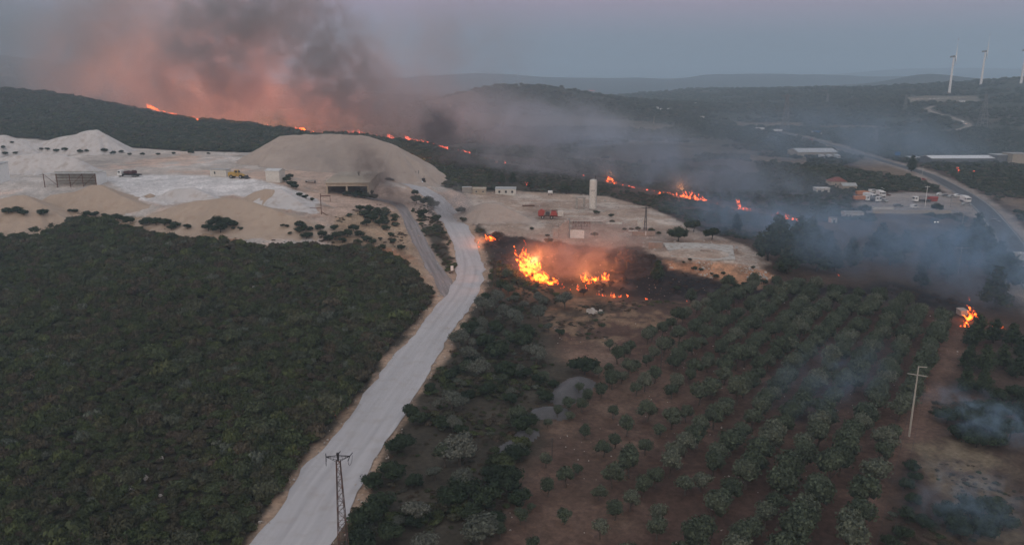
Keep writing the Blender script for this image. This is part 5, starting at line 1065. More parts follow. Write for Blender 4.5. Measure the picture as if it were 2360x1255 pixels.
house('very long low shed with a bright white roof in the dark trees', 'warehouse', 2233, 377, 176, 4.2, 16, radians(2), M_GRY, M_PWH, 'gable', (), name='warehouse', rise=1.4, over=.8)
house('beige industrial block at the right edge of the frame', 'building', 2352, 381, 40, 8.5, 14, radians(-3), M_BEI, M_CON, 'flat', name='factory')
house('grey hall between the long white roof and the beige block', 'building', 2315, 377, 36, 6.5, 12, 0, M_GRY, M_SHT, 'flat', name='factory')
house('low white roofed kiosk beside the highway near the blue sign', 'kiosk', 2108, 369, 27, 2.6, 6, radians(4), M_WALL, M_PWH, 'flat', name='kiosk')
def wall_run(label, p0, p1, hgt, mt, n=5):
    a, b_ = at(*p0), at(*p1); L_ = hypot(b_[0] - a[0], b_[1] - a[1]); rz = atan2(b_[1] - a[1], b_[0] - a[0]); r = empty('boundary_wall', (*[(a[i] + b_[i]) / 2 for i in (0, 1)], min(a[2], b_[2]) - .3), rz); tag(r, label, 'wall')
    for q in range(n): part(MB().box(-L_ / 2 + L_ * (q + .5) / n, 0, hgt / 2 + .15, L_ / n - .5, .3, hgt), 'panel', mt, r); part(MB().box(-L_ / 2 + L_ * q / n, 0, hgt / 2 + .25, .45, .45, hgt + .3), 'pillar', mt, r)
wall_run('long pale panelled boundary wall along the front of the depot', (2012, 491), (2192, 493), 1.9, M_BEI, 6); wall_run('short white wall inside the depot behind the round tree', (2012, 482), (2061, 482), 1.2, M_WALL, 2)
D_ = 'vehicles parked in the depot'
truck('orange tipper truck with a white cab in the depot', 1984, 464, 0, 8, M_PWH, 'tipper', M_ORA, group=D_); truck('second orange tipper half hidden behind the first', 1987, 453, 0, 7, M_ORA, 'tipper', M_ORA, group=D_, Hb=1.9)
truck('white truck right of the orange tippers, rear one', 2003, 459, radians(-70), 7, M_PWH, 'box', M_PWH, group=D_); truck('white truck nearest the front beside the orange tipper', 2013, 465, radians(-50), 7, M_PWH, 'tank', M_GRY, group=D_)
car('white van at the top left of the depot', 2012, 444, 0, M_PWH, 5, D_, van=True, kind='van'); car('white car at the top of the depot beyond the white box truck', 2031, 438, radians(20), M_PWH, 4.3, D_); truck('small white box truck in the middle row of the depot', 2029, 453, radians(-85), 6, M_PWH, 'box', M_PWH, group=D_)
car('silver car with a dark vehicle behind it in the depot', 2038, 465, radians(-75), M_SHT, 4.6, D_); car('dark red pickup behind the silver car in the depot', 2042, 451, radians(0), M_RST, 4.6, D_)
truck('white cabbed crane truck on the right side of the depot', 2124, 466, radians(180), 9, M_PWH, 'crane', M_DKM, group=D_); r = base(2149, 464, radians(4), 'container'); tag(r, 'red skip container at the right of the depot', 'container', D_); part(MB().prism([(-2.4, .2), (1.9, .2), (2.4, 2.5), (-2.4, 2.7)], -1.1, 1.1), 'body', M_RED, r); part(MB().box(0, -1.13, 1.4, 4.2, .08, .15), 'rail', M_DKM, r)
car('grey car low beside the boundary wall of the depot', 2070, 476, 0, M_GRY, 4.4, D_); car('small white van by the boundary wall of the depot', 2107, 480, radians(10), M_PWH, 3.6, D_, van=True, kind='van')
E_ = 'cars parked outside the depot'
car('white car at the left of the row outside the depot', 2168, 450, radians(-15), M_PWH, 4.2, E_); car('dark car second in the row outside the depot', 2180, 453, radians(-15), M_GRY, 4.2, E_); car('grey car third in the row outside the depot', 2194, 455, 0, M_SHT, 4.3, E_); car('white car at the right end of the row outside the depot', 2207, 453, radians(5), M_PWH, 4.3, E_)
truck('white tall truck parked at the roadside right of the car row', 2224, 466, radians(-95), 7, M_PWH, 'box', M_PWH, name='roadside_truck'); car('silver car in front of the tall white roadside truck', 2226, 473, radians(-5), M_SHT, 4.3)
car('dark car driving on the highway bend', 2293, 512, radians(-52), M_GRY, 4.4); truck('pale lorry with red tail lamps at the right edge of the highway', 2352, 604, radians(112), 8, M_PWH, 'box', M_WALL, name='lorry')
r = car('car with orange lamps behind the pale lorry on the highway', 2363, 624, radians(-62), M_GRY, 4.3, None, M_LMO)
car('vehicle with two bright headlamps on the meadow below the depot wall', 2152, 513, radians(-95), M_DKM, 4.6, None, M_LMP, van=True, kind='van')
car('dark red car near the tree at the highway bend', 2126, 415, 0, M_RED, 4.2)
for k, px in enumerate((1893, 1911, 1929)): truck('white trailer truck against the long warehouse, ' + ('leftmost', 'middle one', 'rightmost')[k] + ' of three', px, 366, radians(-90), 8, M_PWH, 'box', M_PWH, group='trailers by the warehouse')
truck('white lorry on the far highway above the warehouse', 1790, 304, radians(160), 14, M_PWH, 'box', M_PWH, name='lorry', Hb=2.4); truck('white lorry left of the other one on the far highway', 1750, 300, radians(175), 12, M_PWH, 'box', M_PWH, name='lorry')
truck('turquoise container lorry on the far valley road', 1880, 308, radians(178), 12, M_PWH, 'box', M_BLU, name='lorry'); car('white van behind the turquoise lorry on the far valley road', 1898, 310, 0, M_PWH, 6, van=True, kind='van'); car('red car on the far highway above the warehouse', 1868, 323, radians(150), M_RED, 5)
car('car with lit headlamps higher up on the hill road', 2217, 281, radians(-80), M_PWH, 4.5, None, M_LMP); car('car with lit yellow headlamps lower down on the hill road', 2224, 286, radians(-80), M_PWH, 4.5, None, M_LMO)
r = base(2067, 369, 0, 'road_sign'); tag(r, 'large blue direction sign over the highway verge', 'road sign'); part(MB().box(0, 0, 5.2, 4.4, .15, 3.0), 'panel', M_BLU, r)
for s in (-1.6, 1.6): part(MB().box(s, .2, 1.9, .2, .2, 3.8), 'post', M_GLV, r)
for px, py, w_, hh, lb in [(1516, 252, 4, 5, 'small white farmhouse farthest left beyond the conical hill'), (1545, 254, 13, 4, 'long white farm building beyond the conical hill'), (1585, 248, 4, 4, 'tiny white hut on the plain right of the long farm building'),
                           (1603, 241, 4, 4, 'tiny white hut highest up on the plain'), (1620, 273, 6, 5, 'small white house alone below the tiny huts'), (1524, 253, 4, 3, 'low white shed touching the farthest left farmhouse'), (2220, 236, 8, 4, 'pale hut below the row of heaps on the wind farm hill')]:
    house(lb, 'house', px, py, w_, hh * mpp(px, py), 8, 0, M_PWH, M_RFW, 'flat', [(.5, .5, 1.2, 1.2)], name='farmhouse', over=.2)
# ------------------------------------------------------------------ wind turbines
def turbine(label, px, py, hubpx, rz, rot, y=None, k=1.0, bl=33, group=None):
    if y: x, y, z = PR(px, py, y); z = hz(x, y)
    else: x, y, z = at(px, py)
    H = PR(px, hubpx, y)[2] - z; r = empty('wind_turbine', (x, y, z - 1), rz); tag(r, label, 'wind turbine', group)
    part(MB().cyl((0, 0, 0), (0, 0, H), 2.3 * k, 1.25 * k, 18), 'tower', M_TUR, r)
    part(MB().prism([(-6.5 * k, H - .6), (1.8 * k, H), (2.4 * k, H + 1.8), (1.2 * k, H + 3.4 * k), (-5.5 * k, H + 2.4 * k)], -1.6 * k, 1.6 * k), 'nacelle', M_GRY, r)
    hub = part(MB().cyl((1.8 * k, 0, H + 1.6), (4.4 * k, 0, H + 1.6), 1.6 * k, .8 * k, 12), 'hub', M_TUR, r)
    for q in range(3):
        a = rot + 2 * pi * q / 3; n = 8; V = []; F = []
        for j in range(n + 1):
            t = j / n; rr = bl * t; ch = (3.4 if t > .12 else 1.2) * (1 - .8 * t) * k * (1.0 if t < 1 else .3); th = .5 * (1 - .8 * t) * k; tw = .9 * (1 - t)
            for cx_, ty in ((-ch * .35, 0), (0, th), (ch * .65, 0), (0, -th)):
                X_ = 3.2 * k + cx_ * sin(tw) + ty * cos(tw); S_ = cx_ * cos(tw) - ty * sin(tw)
                V.append((X_, sin(a) * rr + cos(a) * S_, H + 1.6 + cos(a) * rr - sin(a) * S_))
        for j in range(n):
            for c in range(4): F.append((j * 4 + c, j * 4 + (c + 1) % 4, (j + 1) * 4 + (c + 1) % 4, (j + 1) * 4 + c))
        F += [(3, 2, 1, 0), tuple(n * 4 + c for c in range(4))]
        b = part(MB().add(V, F), 'blade', M_TUR, r); 
        tip = part(MB().cyl((3.2 * k, sin(a) * bl * .9, H + 1.6 + cos(a) * bl * .9), (3.2 * k, sin(a) * bl * 1.0, H + 1.6 + cos(a) * bl * 1.0), .42 * k, .15 * k, 6), 'red_tip', M_RED, b)
turbine('left of the two near wind turbines, standing lower above the pale heaps', 2187, 218, 131, radians(-26), radians(3), bl=31); turbine('middle wind turbine, higher on the hill crest', 2260, 198, 119, radians(-28), radians(2), bl=32)
turbine('wind turbine tower cut off by the right edge of the frame', 2353, 192, 116, radians(-28), radians(40), bl=32)
for q_, (px, py, hp) in enumerate([(1953, 176, 166), (2008, 173, 165), (2060, 170, 160), (2165, 168, 160), (2285, 170, 160)]):
    turbine('tiny faint wind turbine on the farthest ridge, %s from the left' % nth(q_ + 1), px, py, hp, radians(-40), rnd.uniform(0, 2), y=8400, k=2.0, bl=34, group='tiny turbines on the farthest ridge')
# ------------------------------------------------------------------ loose stones (beyond counting)
def stones(name, poly_, n, s0, s1, mt, seed):
    g = np.random.default_rng(seed); P = np.array(poly_); lo, hi = P.min(0), P.max(0); q = g.uniform(lo, hi, (n * 6, 2)); q = q[sdist(P, q[:, 0], q[:, 1]) > 0]
    q = q[fbm(q[:, 0], q[:, 1], 6, seed, 3) > .02][:n]; mb = MB()
    for x, y in q: s = s0 + (s1 - s0) * g.random() ** 3; mb.box(x, y, hz(x, y) + s * .2, s, s * g.uniform(.5, 1), s * g.uniform(.4, .8), g.uniform(0, 3), g.uniform(-.4, .4), g.uniform(-.4, .4), .6)
    tag(mb.build(name, mt), kind='stuff')
stones('bank_stones', PG['bank'], 300, .12, .7, M_STN, 1); stones('burnt_ground_stones', PG['burn1'], 160, .12, .5, M_RUB, 2); stones('works_stones', PG['works'], 260, .2, 1.0, M_STN, 3); stones('cliff_stones', PG['cliff'], 160, .2, 1.0, M_STN, 4)
stones('meadow_stones', poly([(1355, 705), (1385, 705), (1385, 722), (1355, 722)], h), 60, .4, 1.4, M_STN, 5); stones('grove_stones', PG['red'], 500, .1, .35, M_STN, 6); stones('scrub_stones', LEFT, 90, .5, 1.6, M_STN, 7); stones('yard_stones', poly([(240, 455), (320, 455), (300, 485), (240, 480)], h), 60, .3, 1.1, M_ORG, 8)
print('objects done')

# ------------------------------------------------------------------ cables of the rusty mast
def cable(label, a, b_, sag, r_=.03):
    g = MB(); pr = None
    for q in range(25):
        t = q / 24; p = (a[0] + (b_[0] - a[0]) * t, a[1] + (b_[1] - a[1]) * t, a[2] + (b_[2] - a[2]) * t - sag * 4 * t * (1 - t))
        if pr: g.cyl(pr, p, r_, None, 4, False)
        pr = p
    tag(g.build('power_cable', M_ARM), label, 'cable')
bx, by, bz = at(2095, 1005); bt = PR(2117, 862, by)[2]
for s in (-1, 0, 1): cable('faint power cable from the %s of the concrete pole over the olive rows' % {-1: 'left arm', 0: 'middle', 1: 'right arm'}[s], (bx + s * 1.35, by - s * .7, bt), (bx - 38 + s * 1.2, by - 62 - s * .8, bt - 1), 2.2, .016)

vx = np.concatenate([[MAIN[i, :2] + np.array([s * (MAIN[i, 2] / 2 + .9), .4 * s]) for i in range(0, len(MAIN), 3)] for s in (-1, 1)])
g_ = np.random.default_rng(77); mb = MB()
for x, y in vx:
    for q in range(7):
        a, b_ = x + g_.normal() * .9, y + g_.normal() * 2.4; s = .08 + .35 * g_.random() ** 3
        if 60 < b_ < 420: mb.box(a, b_, hz(a, b_) + .17 + s * .2, s, s * .7, s * .6, g_.uniform(0, 3), g_.uniform(-.4, .4), g_.uniform(-.4, .4), .6)
tag(mb.build('verge_gravel', M_STN), kind='stuff')
# ------------------------------------------------------------------ flames (real tongues of fire with their own lamps)
def flame_mat(name, stops, strength):
    m = bpy.data.materials.new(name); m.use_nodes = True; nt = m.node_tree; N = nt.nodes; L = nt.links; N.clear()
    o = N.new('ShaderNodeOutputMaterial'); em = N.new('ShaderNodeEmission'); em.inputs['Strength'].default_value = strength
    a = N.new('ShaderNodeAttribute'); a.attribute_name = 'heat'
    ge = N.new('ShaderNodeNewGeometry'); n = N.new('ShaderNodeTexNoise'); n.inputs['Scale'].default_value = .7; n.inputs['Detail'].default_value = 3
    L.new(ge.outputs['Position'], n.inputs['Vector'])
    r = N.new('ShaderNodeMapRange'); r.inputs['From Min'].default_value = .3; r.inputs['From Max'].default_value = .7; r.inputs['To Min'].default_value = -.28; r.inputs['To Max'].default_value = .28
    L.new(n.outputs['Fac'], r.inputs['Value'])
    ad = N.new('ShaderNodeMath'); ad.operation = 'ADD'; L.new(a.outputs['Fac'], ad.inputs[0]); L.new(r.outputs[0], ad.inputs[1])
    cr = N.new('ShaderNodeValToRGB'); e = cr.color_ramp.elements; e[0].position = stops[0][0]; e[0].color = (*stops[0][1], 1); e[1].position = stops[-1][0]; e[1].color = (*stops[-1][1], 1)
    for p, c in stops[1:-1]:
        k = e.new(p); k.color = (*c, 1)
    L.new(ad.outputs[0], cr.inputs[0]); L.new(cr.outputs[0], em.inputs['Color'])
    tr = N.new('ShaderNodeBsdfTransparent'); mx = N.new('ShaderNodeMixShader')
    r2 = N.new('ShaderNodeMapRange'); r2.inputs['From Min'].default_value = .02; r2.inputs['From Max'].default_value = .34; L.new(ad.outputs[0], r2.inputs['Value'])
    L.new(r2.outputs[0], mx.inputs[0]); L.new(tr.outputs[0], mx.inputs[1]); L.new(em.outputs[0], mx.inputs[2]); L.new(mx.outputs[0], o.inputs['Surface'])
    m.cycles.emission_sampling = 'NONE'
    return m
FN = flame_mat('flame_near', [(0, (.45, .04, .006)), (.22, (.8, .10, .01)), (.40, (1, .30, .02)), (.58, (1, .62, .09)), (.8, (1, .88, .34))], 14.0)
FF = flame_mat('flame_far', [(0, (.5, .05, .015)), (.28, (.9, .13, .025)), (.55, (1, .36, .06)), (.85, (1, .66, .16))], 6.0)
FR = flame_mat('flame_dim', [(0, (.4, .05, .03)), (.4, (.9, .11, .05)), (.9, (1, .3, .12))], 5.5)
def fire(label, pts, mat_, hgt, step=1.0, wid=1.0, lean=(-.35, .25), group=None, lamp=0, seed=0, back=0.0, light_z=3, lrad=1.0, name='fire'):
    """pts: photo points along the burning line; hgt: tongue height in metres (scalar or one per point)"""
    R = random.Random(seed + 11)
    W = [cast(px, py, h) for px, py in pts]
    hs = hgt if isinstance(hgt, (list, tuple)) else [hgt] * len(W)
    if group == G1: hs = [q * .95 + .7 for q in hs]
    ox, oy = sum(p[0] for p in W) / len(W), sum(p[1] for p in W) / len(W); oz = hz(ox, oy)
    V = []; F = []; H = []
    def tongue(x, y, hh, ww):
        nonlocal V, F, H
        z0 = hz(x, y) - .3; n = 7; m = 9; b = len(V)
        ph = R.uniform(0, 6.28); tw = R.uniform(-1, 1); sway = R.uniform(.1, .3) * hh; hot = R.uniform(.75, 1.1); asym = R.uniform(.6, 1.5)
        for j in range(m):
            t = j / (m - 1)
            rad = 1.35 * ww * (1 - t) ** 1.05 * (.55 + 1.1 * t * (1 - t) * 2) * (1 + .25 * sin(5 * t + ph))
            cx = lean[0] * hh * t * t + sway * sin(4.5 * t + ph) * t; cy_ = lean[1] * hh * t * t + sway * cos(3.7 * t + ph) * t
            for k in range(n):
                a = 2 * pi * k / n + tw * t; rr = rad * (1 + .35 * sin(3 * a + 6 * t + ph))
                V.append((x + cx + rr * cos(a) * asym - ox, y + cy_ + rr * sin(a) - oy, z0 + hh * t - oz)); H.append(hot * (1.3 - 1.1 * t ** 1.1) * (.92 + .16 * R.random()))
        for j in range(m - 1):
            for k in range(n): F.append((b + j * n + k, b + j * n + (k + 1) % n, b + (j + 1) * n + (k + 1) % n, b + (j + 1) * n + k))
    if len(W) == 1: W = [W[0], (W[0][0] + .01, W[0][1], W[0][2])]; hs = hs * 2
    for i in range(len(W) - 1):
        a, b_ = W[i], W[i + 1]; d = hypot(b_[0] - a[0], b_[1] - a[1]); k = max(1, int(d / step))
        for q in range(k):
            u = (q + R.random()) / k; hh = (hs[i] * (1 - u) + hs[i + 1] * u)
            for rep in range(3):
                hr = hh * R.choice([.25, .4, .55, .75, 1.0]) * R.uniform(.8, 1.15)
                if hr < .15: continue
                tongue(a[0] + (b_[0] - a[0]) * u + R.gauss(0, .5) * wid, a[1] + (b_[1] - a[1]) * u + R.gauss(0, .5) * wid + back, hr, max(.16 * hr, .18) * R.uniform(.7, 1.2) * wid ** .5)
    me = mkmesh(name, V, F, [mat_], attrs={'heat': H}, smooth=True)
    o = link(name, me, loc=(ox, oy, oz)); tag(o, label, 'fire', group)
    o.visible_shadow = True
    if lamp:
        ld = bpy.data.lights.new('fire_glow', 'POINT'); ld.energy = lamp * (.35 if group == G1 else 1); ld.color = (1, .30, .09); ld.shadow_soft_size = lrad
        lo = bpy.data.objects.new('fire_glow', ld); COL.objects.link(lo); lo.location = (ox + lean[0] * 3, oy + back, oz + light_z)
    return o
G1, G2 = 'fires burning along the ridge', 'flames around the blackened hollow'
fire('fire at the left end of the ridge line beneath the brightest smoke', [(340, 249), (352, 252), (362, 256)], FN, [9, 6, 4], 1.8, 2.0, group=G1, lamp=60000, seed=1, back=6, light_z=9, lrad=1)
fire('second low fire from the left on the scrub ridge crest', [(362, 259), (380, 262), (408, 265)], FN, [5, 5, 3], 2.0, 2.2, group=G1, lamp=50000, seed=2, back=2, light_z=8, lrad=1)
fire('small isolated fire on the ridge above the grey mound', [(443, 276), (455, 277)], FN, 3, 2, 2, group=G1, lamp=30000, seed=3, back=2, light_z=8, lrad=1)
fire('tiny spot fire on the smoky ridge crest', [(544, 287), (549, 287)], FF, 2.0, 2, 1.5, group=G1, lamp=20000, seed=4, back=2, light_z=6, lrad=1)
fire('bright fire on the ridge just above the big sand mound', [(690, 300), (700, 304), (709, 305)], FN, [4, 3, 2], 1.6, 1.5, group=G1, lamp=30000, seed=5, back=0, light_z=7, lrad=1)
fire('pair of small fires over the crest of the big sand mound', [(714, 308), (730, 310)], FN, 2.0, 7, 1.2, group=G1, seed=6)
fire('dull red fire seen through smoke behind the mound', [(782, 302), (800, 307), (820, 309), (845, 313), (870, 315)], FR, [3, 4, 7, 5, 2], 2.2, 2, group=G1, lamp=60000, seed=7, light_z=10, lrad=1)
fire('red fire behind smoke where the ridge starts to fall', [(893, 318), (905, 320), (913, 321)], FR, [6, 5, 2], 1.6, 1.6, group=G1, lamp=30000, seed=8, light_z=8, lrad=1)
fire('long red line of fire beneath the dark smoke puff', [(936, 321), (950, 327), (975, 331), (1000, 338), (1030, 345)], FR, [6, 4, 5, 3.5, 2], 1.6, 1.5, group=G1, lamp=30000, seed=9, light_z=8, lrad=1)
fire('short red line of fire right of the dark smoke puff', [(1058, 351), (1075, 354), (1092, 358)], FR, [2.5, 3, 1.5], 1.4, 1.3, group=G1, seed=10)
fire('small pale red fire downhill of the short red line', [(1132, 370), (1140, 372), (1168, 377)], FR, [4, 2, 1.2], 1.6, 1.2, group=G1, lamp=8000, seed=11, light_z=5)
fire('orange fire burning beside the right flank of the big sand mound', [(932, 370), (948, 376), (968, 382)], FN, [4.5, 5, 4], 1.2, 1.2, lamp=9000, seed=12, light_z=4)
fire('faint red fire line left of the tall white silo', [(1340, 405), (1350, 406)], FR, 1.0, 1.2, 1, group=G1, seed=13)
fire('red fire on the slope right of the tall white silo', [(1398, 418), (1410, 421), (1424, 424)], FF, [3, 4, 1.5], 1.2, 1.1, group=G1, lamp=4000, seed=14, light_z=5, lrad=1)
fire('small red fire between the silo and the long fire line', [(1453, 431), (1463, 432)], FR, [2.4, 1.2], 1.1, 1, group=G1, seed=15)
fire('dull fire patch at the upper end of the long fire line', [(1490, 438), (1505, 440)], FR, 1.3, 1.1, 1, group=G1, seed=16)
fire('long fire line across the grey slope behind the pines', [(1520, 447), (1545, 450), (1575, 455), (1598, 459), (1632, 463)], FF, [2.2, 2.4, 4, 4.5, 1.6], .9, 1.0, group=G1, lamp=9000, seed=17, light_z=5, lrad=1)
fire('pair of tiny flames after the long fire line', [(1642, 468), (1665, 471)], FR, .9, 4, .7, group=G1, seed=18)
fire('leaning fire between the tiny flames and the pines', [(1704, 481), (1712, 484), (1728, 486)], FF, [5, 2.6, 1.5], .8, .9, group=G1, lamp=9000, seed=19, light_z=3)
fire('low wide flame before the last fire of the ridge line', [(1773, 496), (1798, 498)], FF, [.8, 1.8], .8, .9, group=G1, seed=20)
fire('bright last fire at the right end of the ridge line', [(1813, 505), (1825, 508), (1842, 510)], FF, [3.0, 2.2, 1.2], .7, .9, group=G1, lamp=5000, seed=21, light_z=3)
fire('small flames at the foot of a dark pine', [(1841, 527), (1856, 528)], FF, .9, .9, .8, seed=22)
fire('thin glowing line joining the two red fires on the ridge', [(870, 315), (890, 318), (913, 321), (936, 323)], FR, 1.2, 1.0, 1.2, group=G1, seed=60)
fire('thin red line between the long and the short red fires', [(1030, 345), (1058, 351)], FR, .8, 1.0, 1, group=G1, seed=61)
fire('very thin glowing line above the white cabins', [(1092, 358), (1132, 370)], FR, .5, 1.4, 1, group=G1, seed=62)
fire('thin ember line down the grey slope right of the silo', [(1424, 424), (1453, 431), (1490, 438), (1520, 447)], FR, .4, 1.2, .9, group=G1, seed=63)
# the near fires
fire('tallest fire, a yellow wall of flame on the near edge of the burn', [(1214, 627), (1222, 634), (1236, 645), (1255, 651), (1278, 657)], FN, [11, 8.5, 5.5, 3.6, 2.8], .28, 1.1, lean=(-.34, .25), group=G2, lamp=12000, seed=30, light_z=6, lrad=1)
fire('orange ember line between the tall fire and the burning tree', [(1285, 661), (1300, 665), (1315, 668)], FF, [1.0, 1.6, 1.0], .5, .7, group=G2, seed=31)
fire('flames licking round a small dark tree', [(1322, 664), (1335, 670), (1348, 671), (1358, 667)], FF, [2.4, 2.0, 1.2, 1.4], .5, .8, group=G2, lamp=900, seed=32)
fire('curved yellow flame left in the far group of three', [(1345, 645), (1352, 652), (1374, 656)], FN, [4.0, 2.6, 1.6], .5, .9, lean=(-.2, .1), group=G2, lamp=4000, seed=33, light_z=3)
fire('middle ragged yellow flame of the far group of three', [(1366, 645), (1376, 647), (1388, 650)], FN, [2.4, 2.2, 1.2], .5, .8, lean=(-.3, .1), group=G2, lamp=1000, seed=34, light_z=3)
fire('upright pointed yellow flame at right of the group of three', [(1393, 643), (1397, 645), (1410, 646)], FN, [4.2, 2.8, 1.6], .45, .8, lean=(.0, .1), group=G2, lamp=4000, seed=35, light_z=3)
fire('thin creeping flame line along the front of the burn', [(1374, 679), (1390, 681), (1408, 683), (1425, 686), (1445, 687), (1464, 686)], FF, [1.0, 1.3, 1.1, 2.2, 1.5, 1.4], .7, .6, group=G2, lamp=500, seed=36, light_z=1)
fire('single small flame right of the creeping line', [(1491, 691)], FF, .9, 1, .6, group=G2, seed=37)
fire('low flat flame alone in the scorched grass', [(1585, 695), (1600, 697)], FF, .7, .6, .6, group=G2, seed=38)
fire('glowing embers under the scorched tree right of the hollow', [(1496, 630), (1504, 630)], FF, .6, 1, .5, group=G2, seed=39)
fire('ring of flame in a burning bush beside the white road', [(1122, 552), (1130, 555), (1140, 551)], FN, [2.0, 3.2, 3.0], .6, .8, lamp=1500, seed=40, light_z=3)
fire('small orange flame nearest the edge of the white road', [(1105, 569)], FF, 2.2, 1, .9, lamp=300, seed=41)
fire('pink flame in a tree behind the white cabin', [(1218, 428), (1222, 431)], FR, 2.5, 1, .8, seed=42)
fire('tiny pink flame behind the left corner of the white cabin', [(1152, 423)], FR, 2.0, 1, .8, seed=43)
fire('embers glowing in the blue smoke below the pines', [(1923, 636), (1933, 634)], FF, .8, .7, .7, seed=44)
fire('tiny ember light in the blue smoke', [(1945, 629)], FF, .4, 1, .5, seed=45)
fire('sparse flames climbing a dark pine by the small white hut', [(2228, 744), (2236, 740), (2248, 736), (2254, 742)], FN, [2.6, 4.6, 5.6, 2.4], .8, .75, lamp=700, seed=46, light_z=3)
fire('low flames at the foot of the burning pine', [(2216, 752), (2224, 753), (2234, 755)], FN, [1.6, 2.4, 1.6], .5, .7, seed=47)
fire('small flames right of the burning pine', [(2276, 752), (2295, 755), (2316, 758)], FF, [1.0, 1.6, 2.0], .6, .6, seed=48)
fire('red fire spot in the trees before the long white roof', [(2209, 394), (2211, 397)], FR, 3.2, 1, .9, seed=49)
fire('second red fire spot right in the trees before the long roof', [(2243, 397)], FR, 2.6, 1, .9, seed=50)
fire('distant fire on the plain beyond the conical hill', [(1355, 209), (1371, 210)], FR, 6, 6, 3, seed=51)
# hidden flames and lamps added behind the crest to light the smoke
for k, (px, y, zz, pw) in enumerate([(375, 1070, 12, 10), (420, 1090, 16, 12), (465, 1100, 18, 14), (510, 1100, 18, 14), (555, 1090, 18, 13), (600, 1070, 14, 11), (660, 1010, 12, 7), (740, 950, 10, 5), (860, 860, 10, 3)]):
    x = (px - CX) / FPX * y * 1.0; x = x * 1.0; z = hz(x, y); hh = zz * .6; me_ = None
    V0 = [(px, 0)]
    a, dy, dz = ray(px, 250); s = y / dy; x = a * s
    W_ = (x, y)
    R = random.Random(90 + k); V = []; F = []; H = []
    for q in range(16):
        x1 = R.uniform(-18, 18); y1 = R.uniform(-4, 4); t_h = R.uniform(.4, 1) * hh; z0 = hz(x + x1, y + y1) - hz(x, y) - .3; b = len(V); ph = R.uniform(0, 6)
        for j in range(7):
            t = j / 6; rad = 1.6 * (1 - t) ** .7 * (.6 + t * (1 - t) * 2)
            for c in range(6): an = pi * c / 3 + t; V.append((x1 + rad * cos(an) - .3 * t_h * t * t + sin(4 * t + ph) * t, y1 + rad * sin(an), z0 + t_h * t)); H.append(1.05 - .9 * t)
        for j in range(6):
            for c in range(6): F.append((b + j * 6 + c, b + j * 6 + (c + 1) % 6, b + (j + 1) * 6 + (c + 1) % 6, b + (j + 1) * 6 + c))
    o = link('fire', mkmesh('fire', V, F, [FF], attrs={'heat': H}, smooth=True), loc=(x, y, hz(x, y))); tag(o, 'added flames hidden behind the ridge, lighting the big smoke cloud, %s from the left' % nth(k + 1), 'fire', 'added fires behind the ridge')
    ld = bpy.data.lights.new('fire_glow', 'POINT'); ld.energy = pw * 30000; ld.color = (1, .30, .15); ld.shadow_soft_size = 2
    lo = bpy.data.objects.new('fire_glow', ld); COL.objects.link(lo); lo.location = (x, y, hz(x, y) + zz + 16)
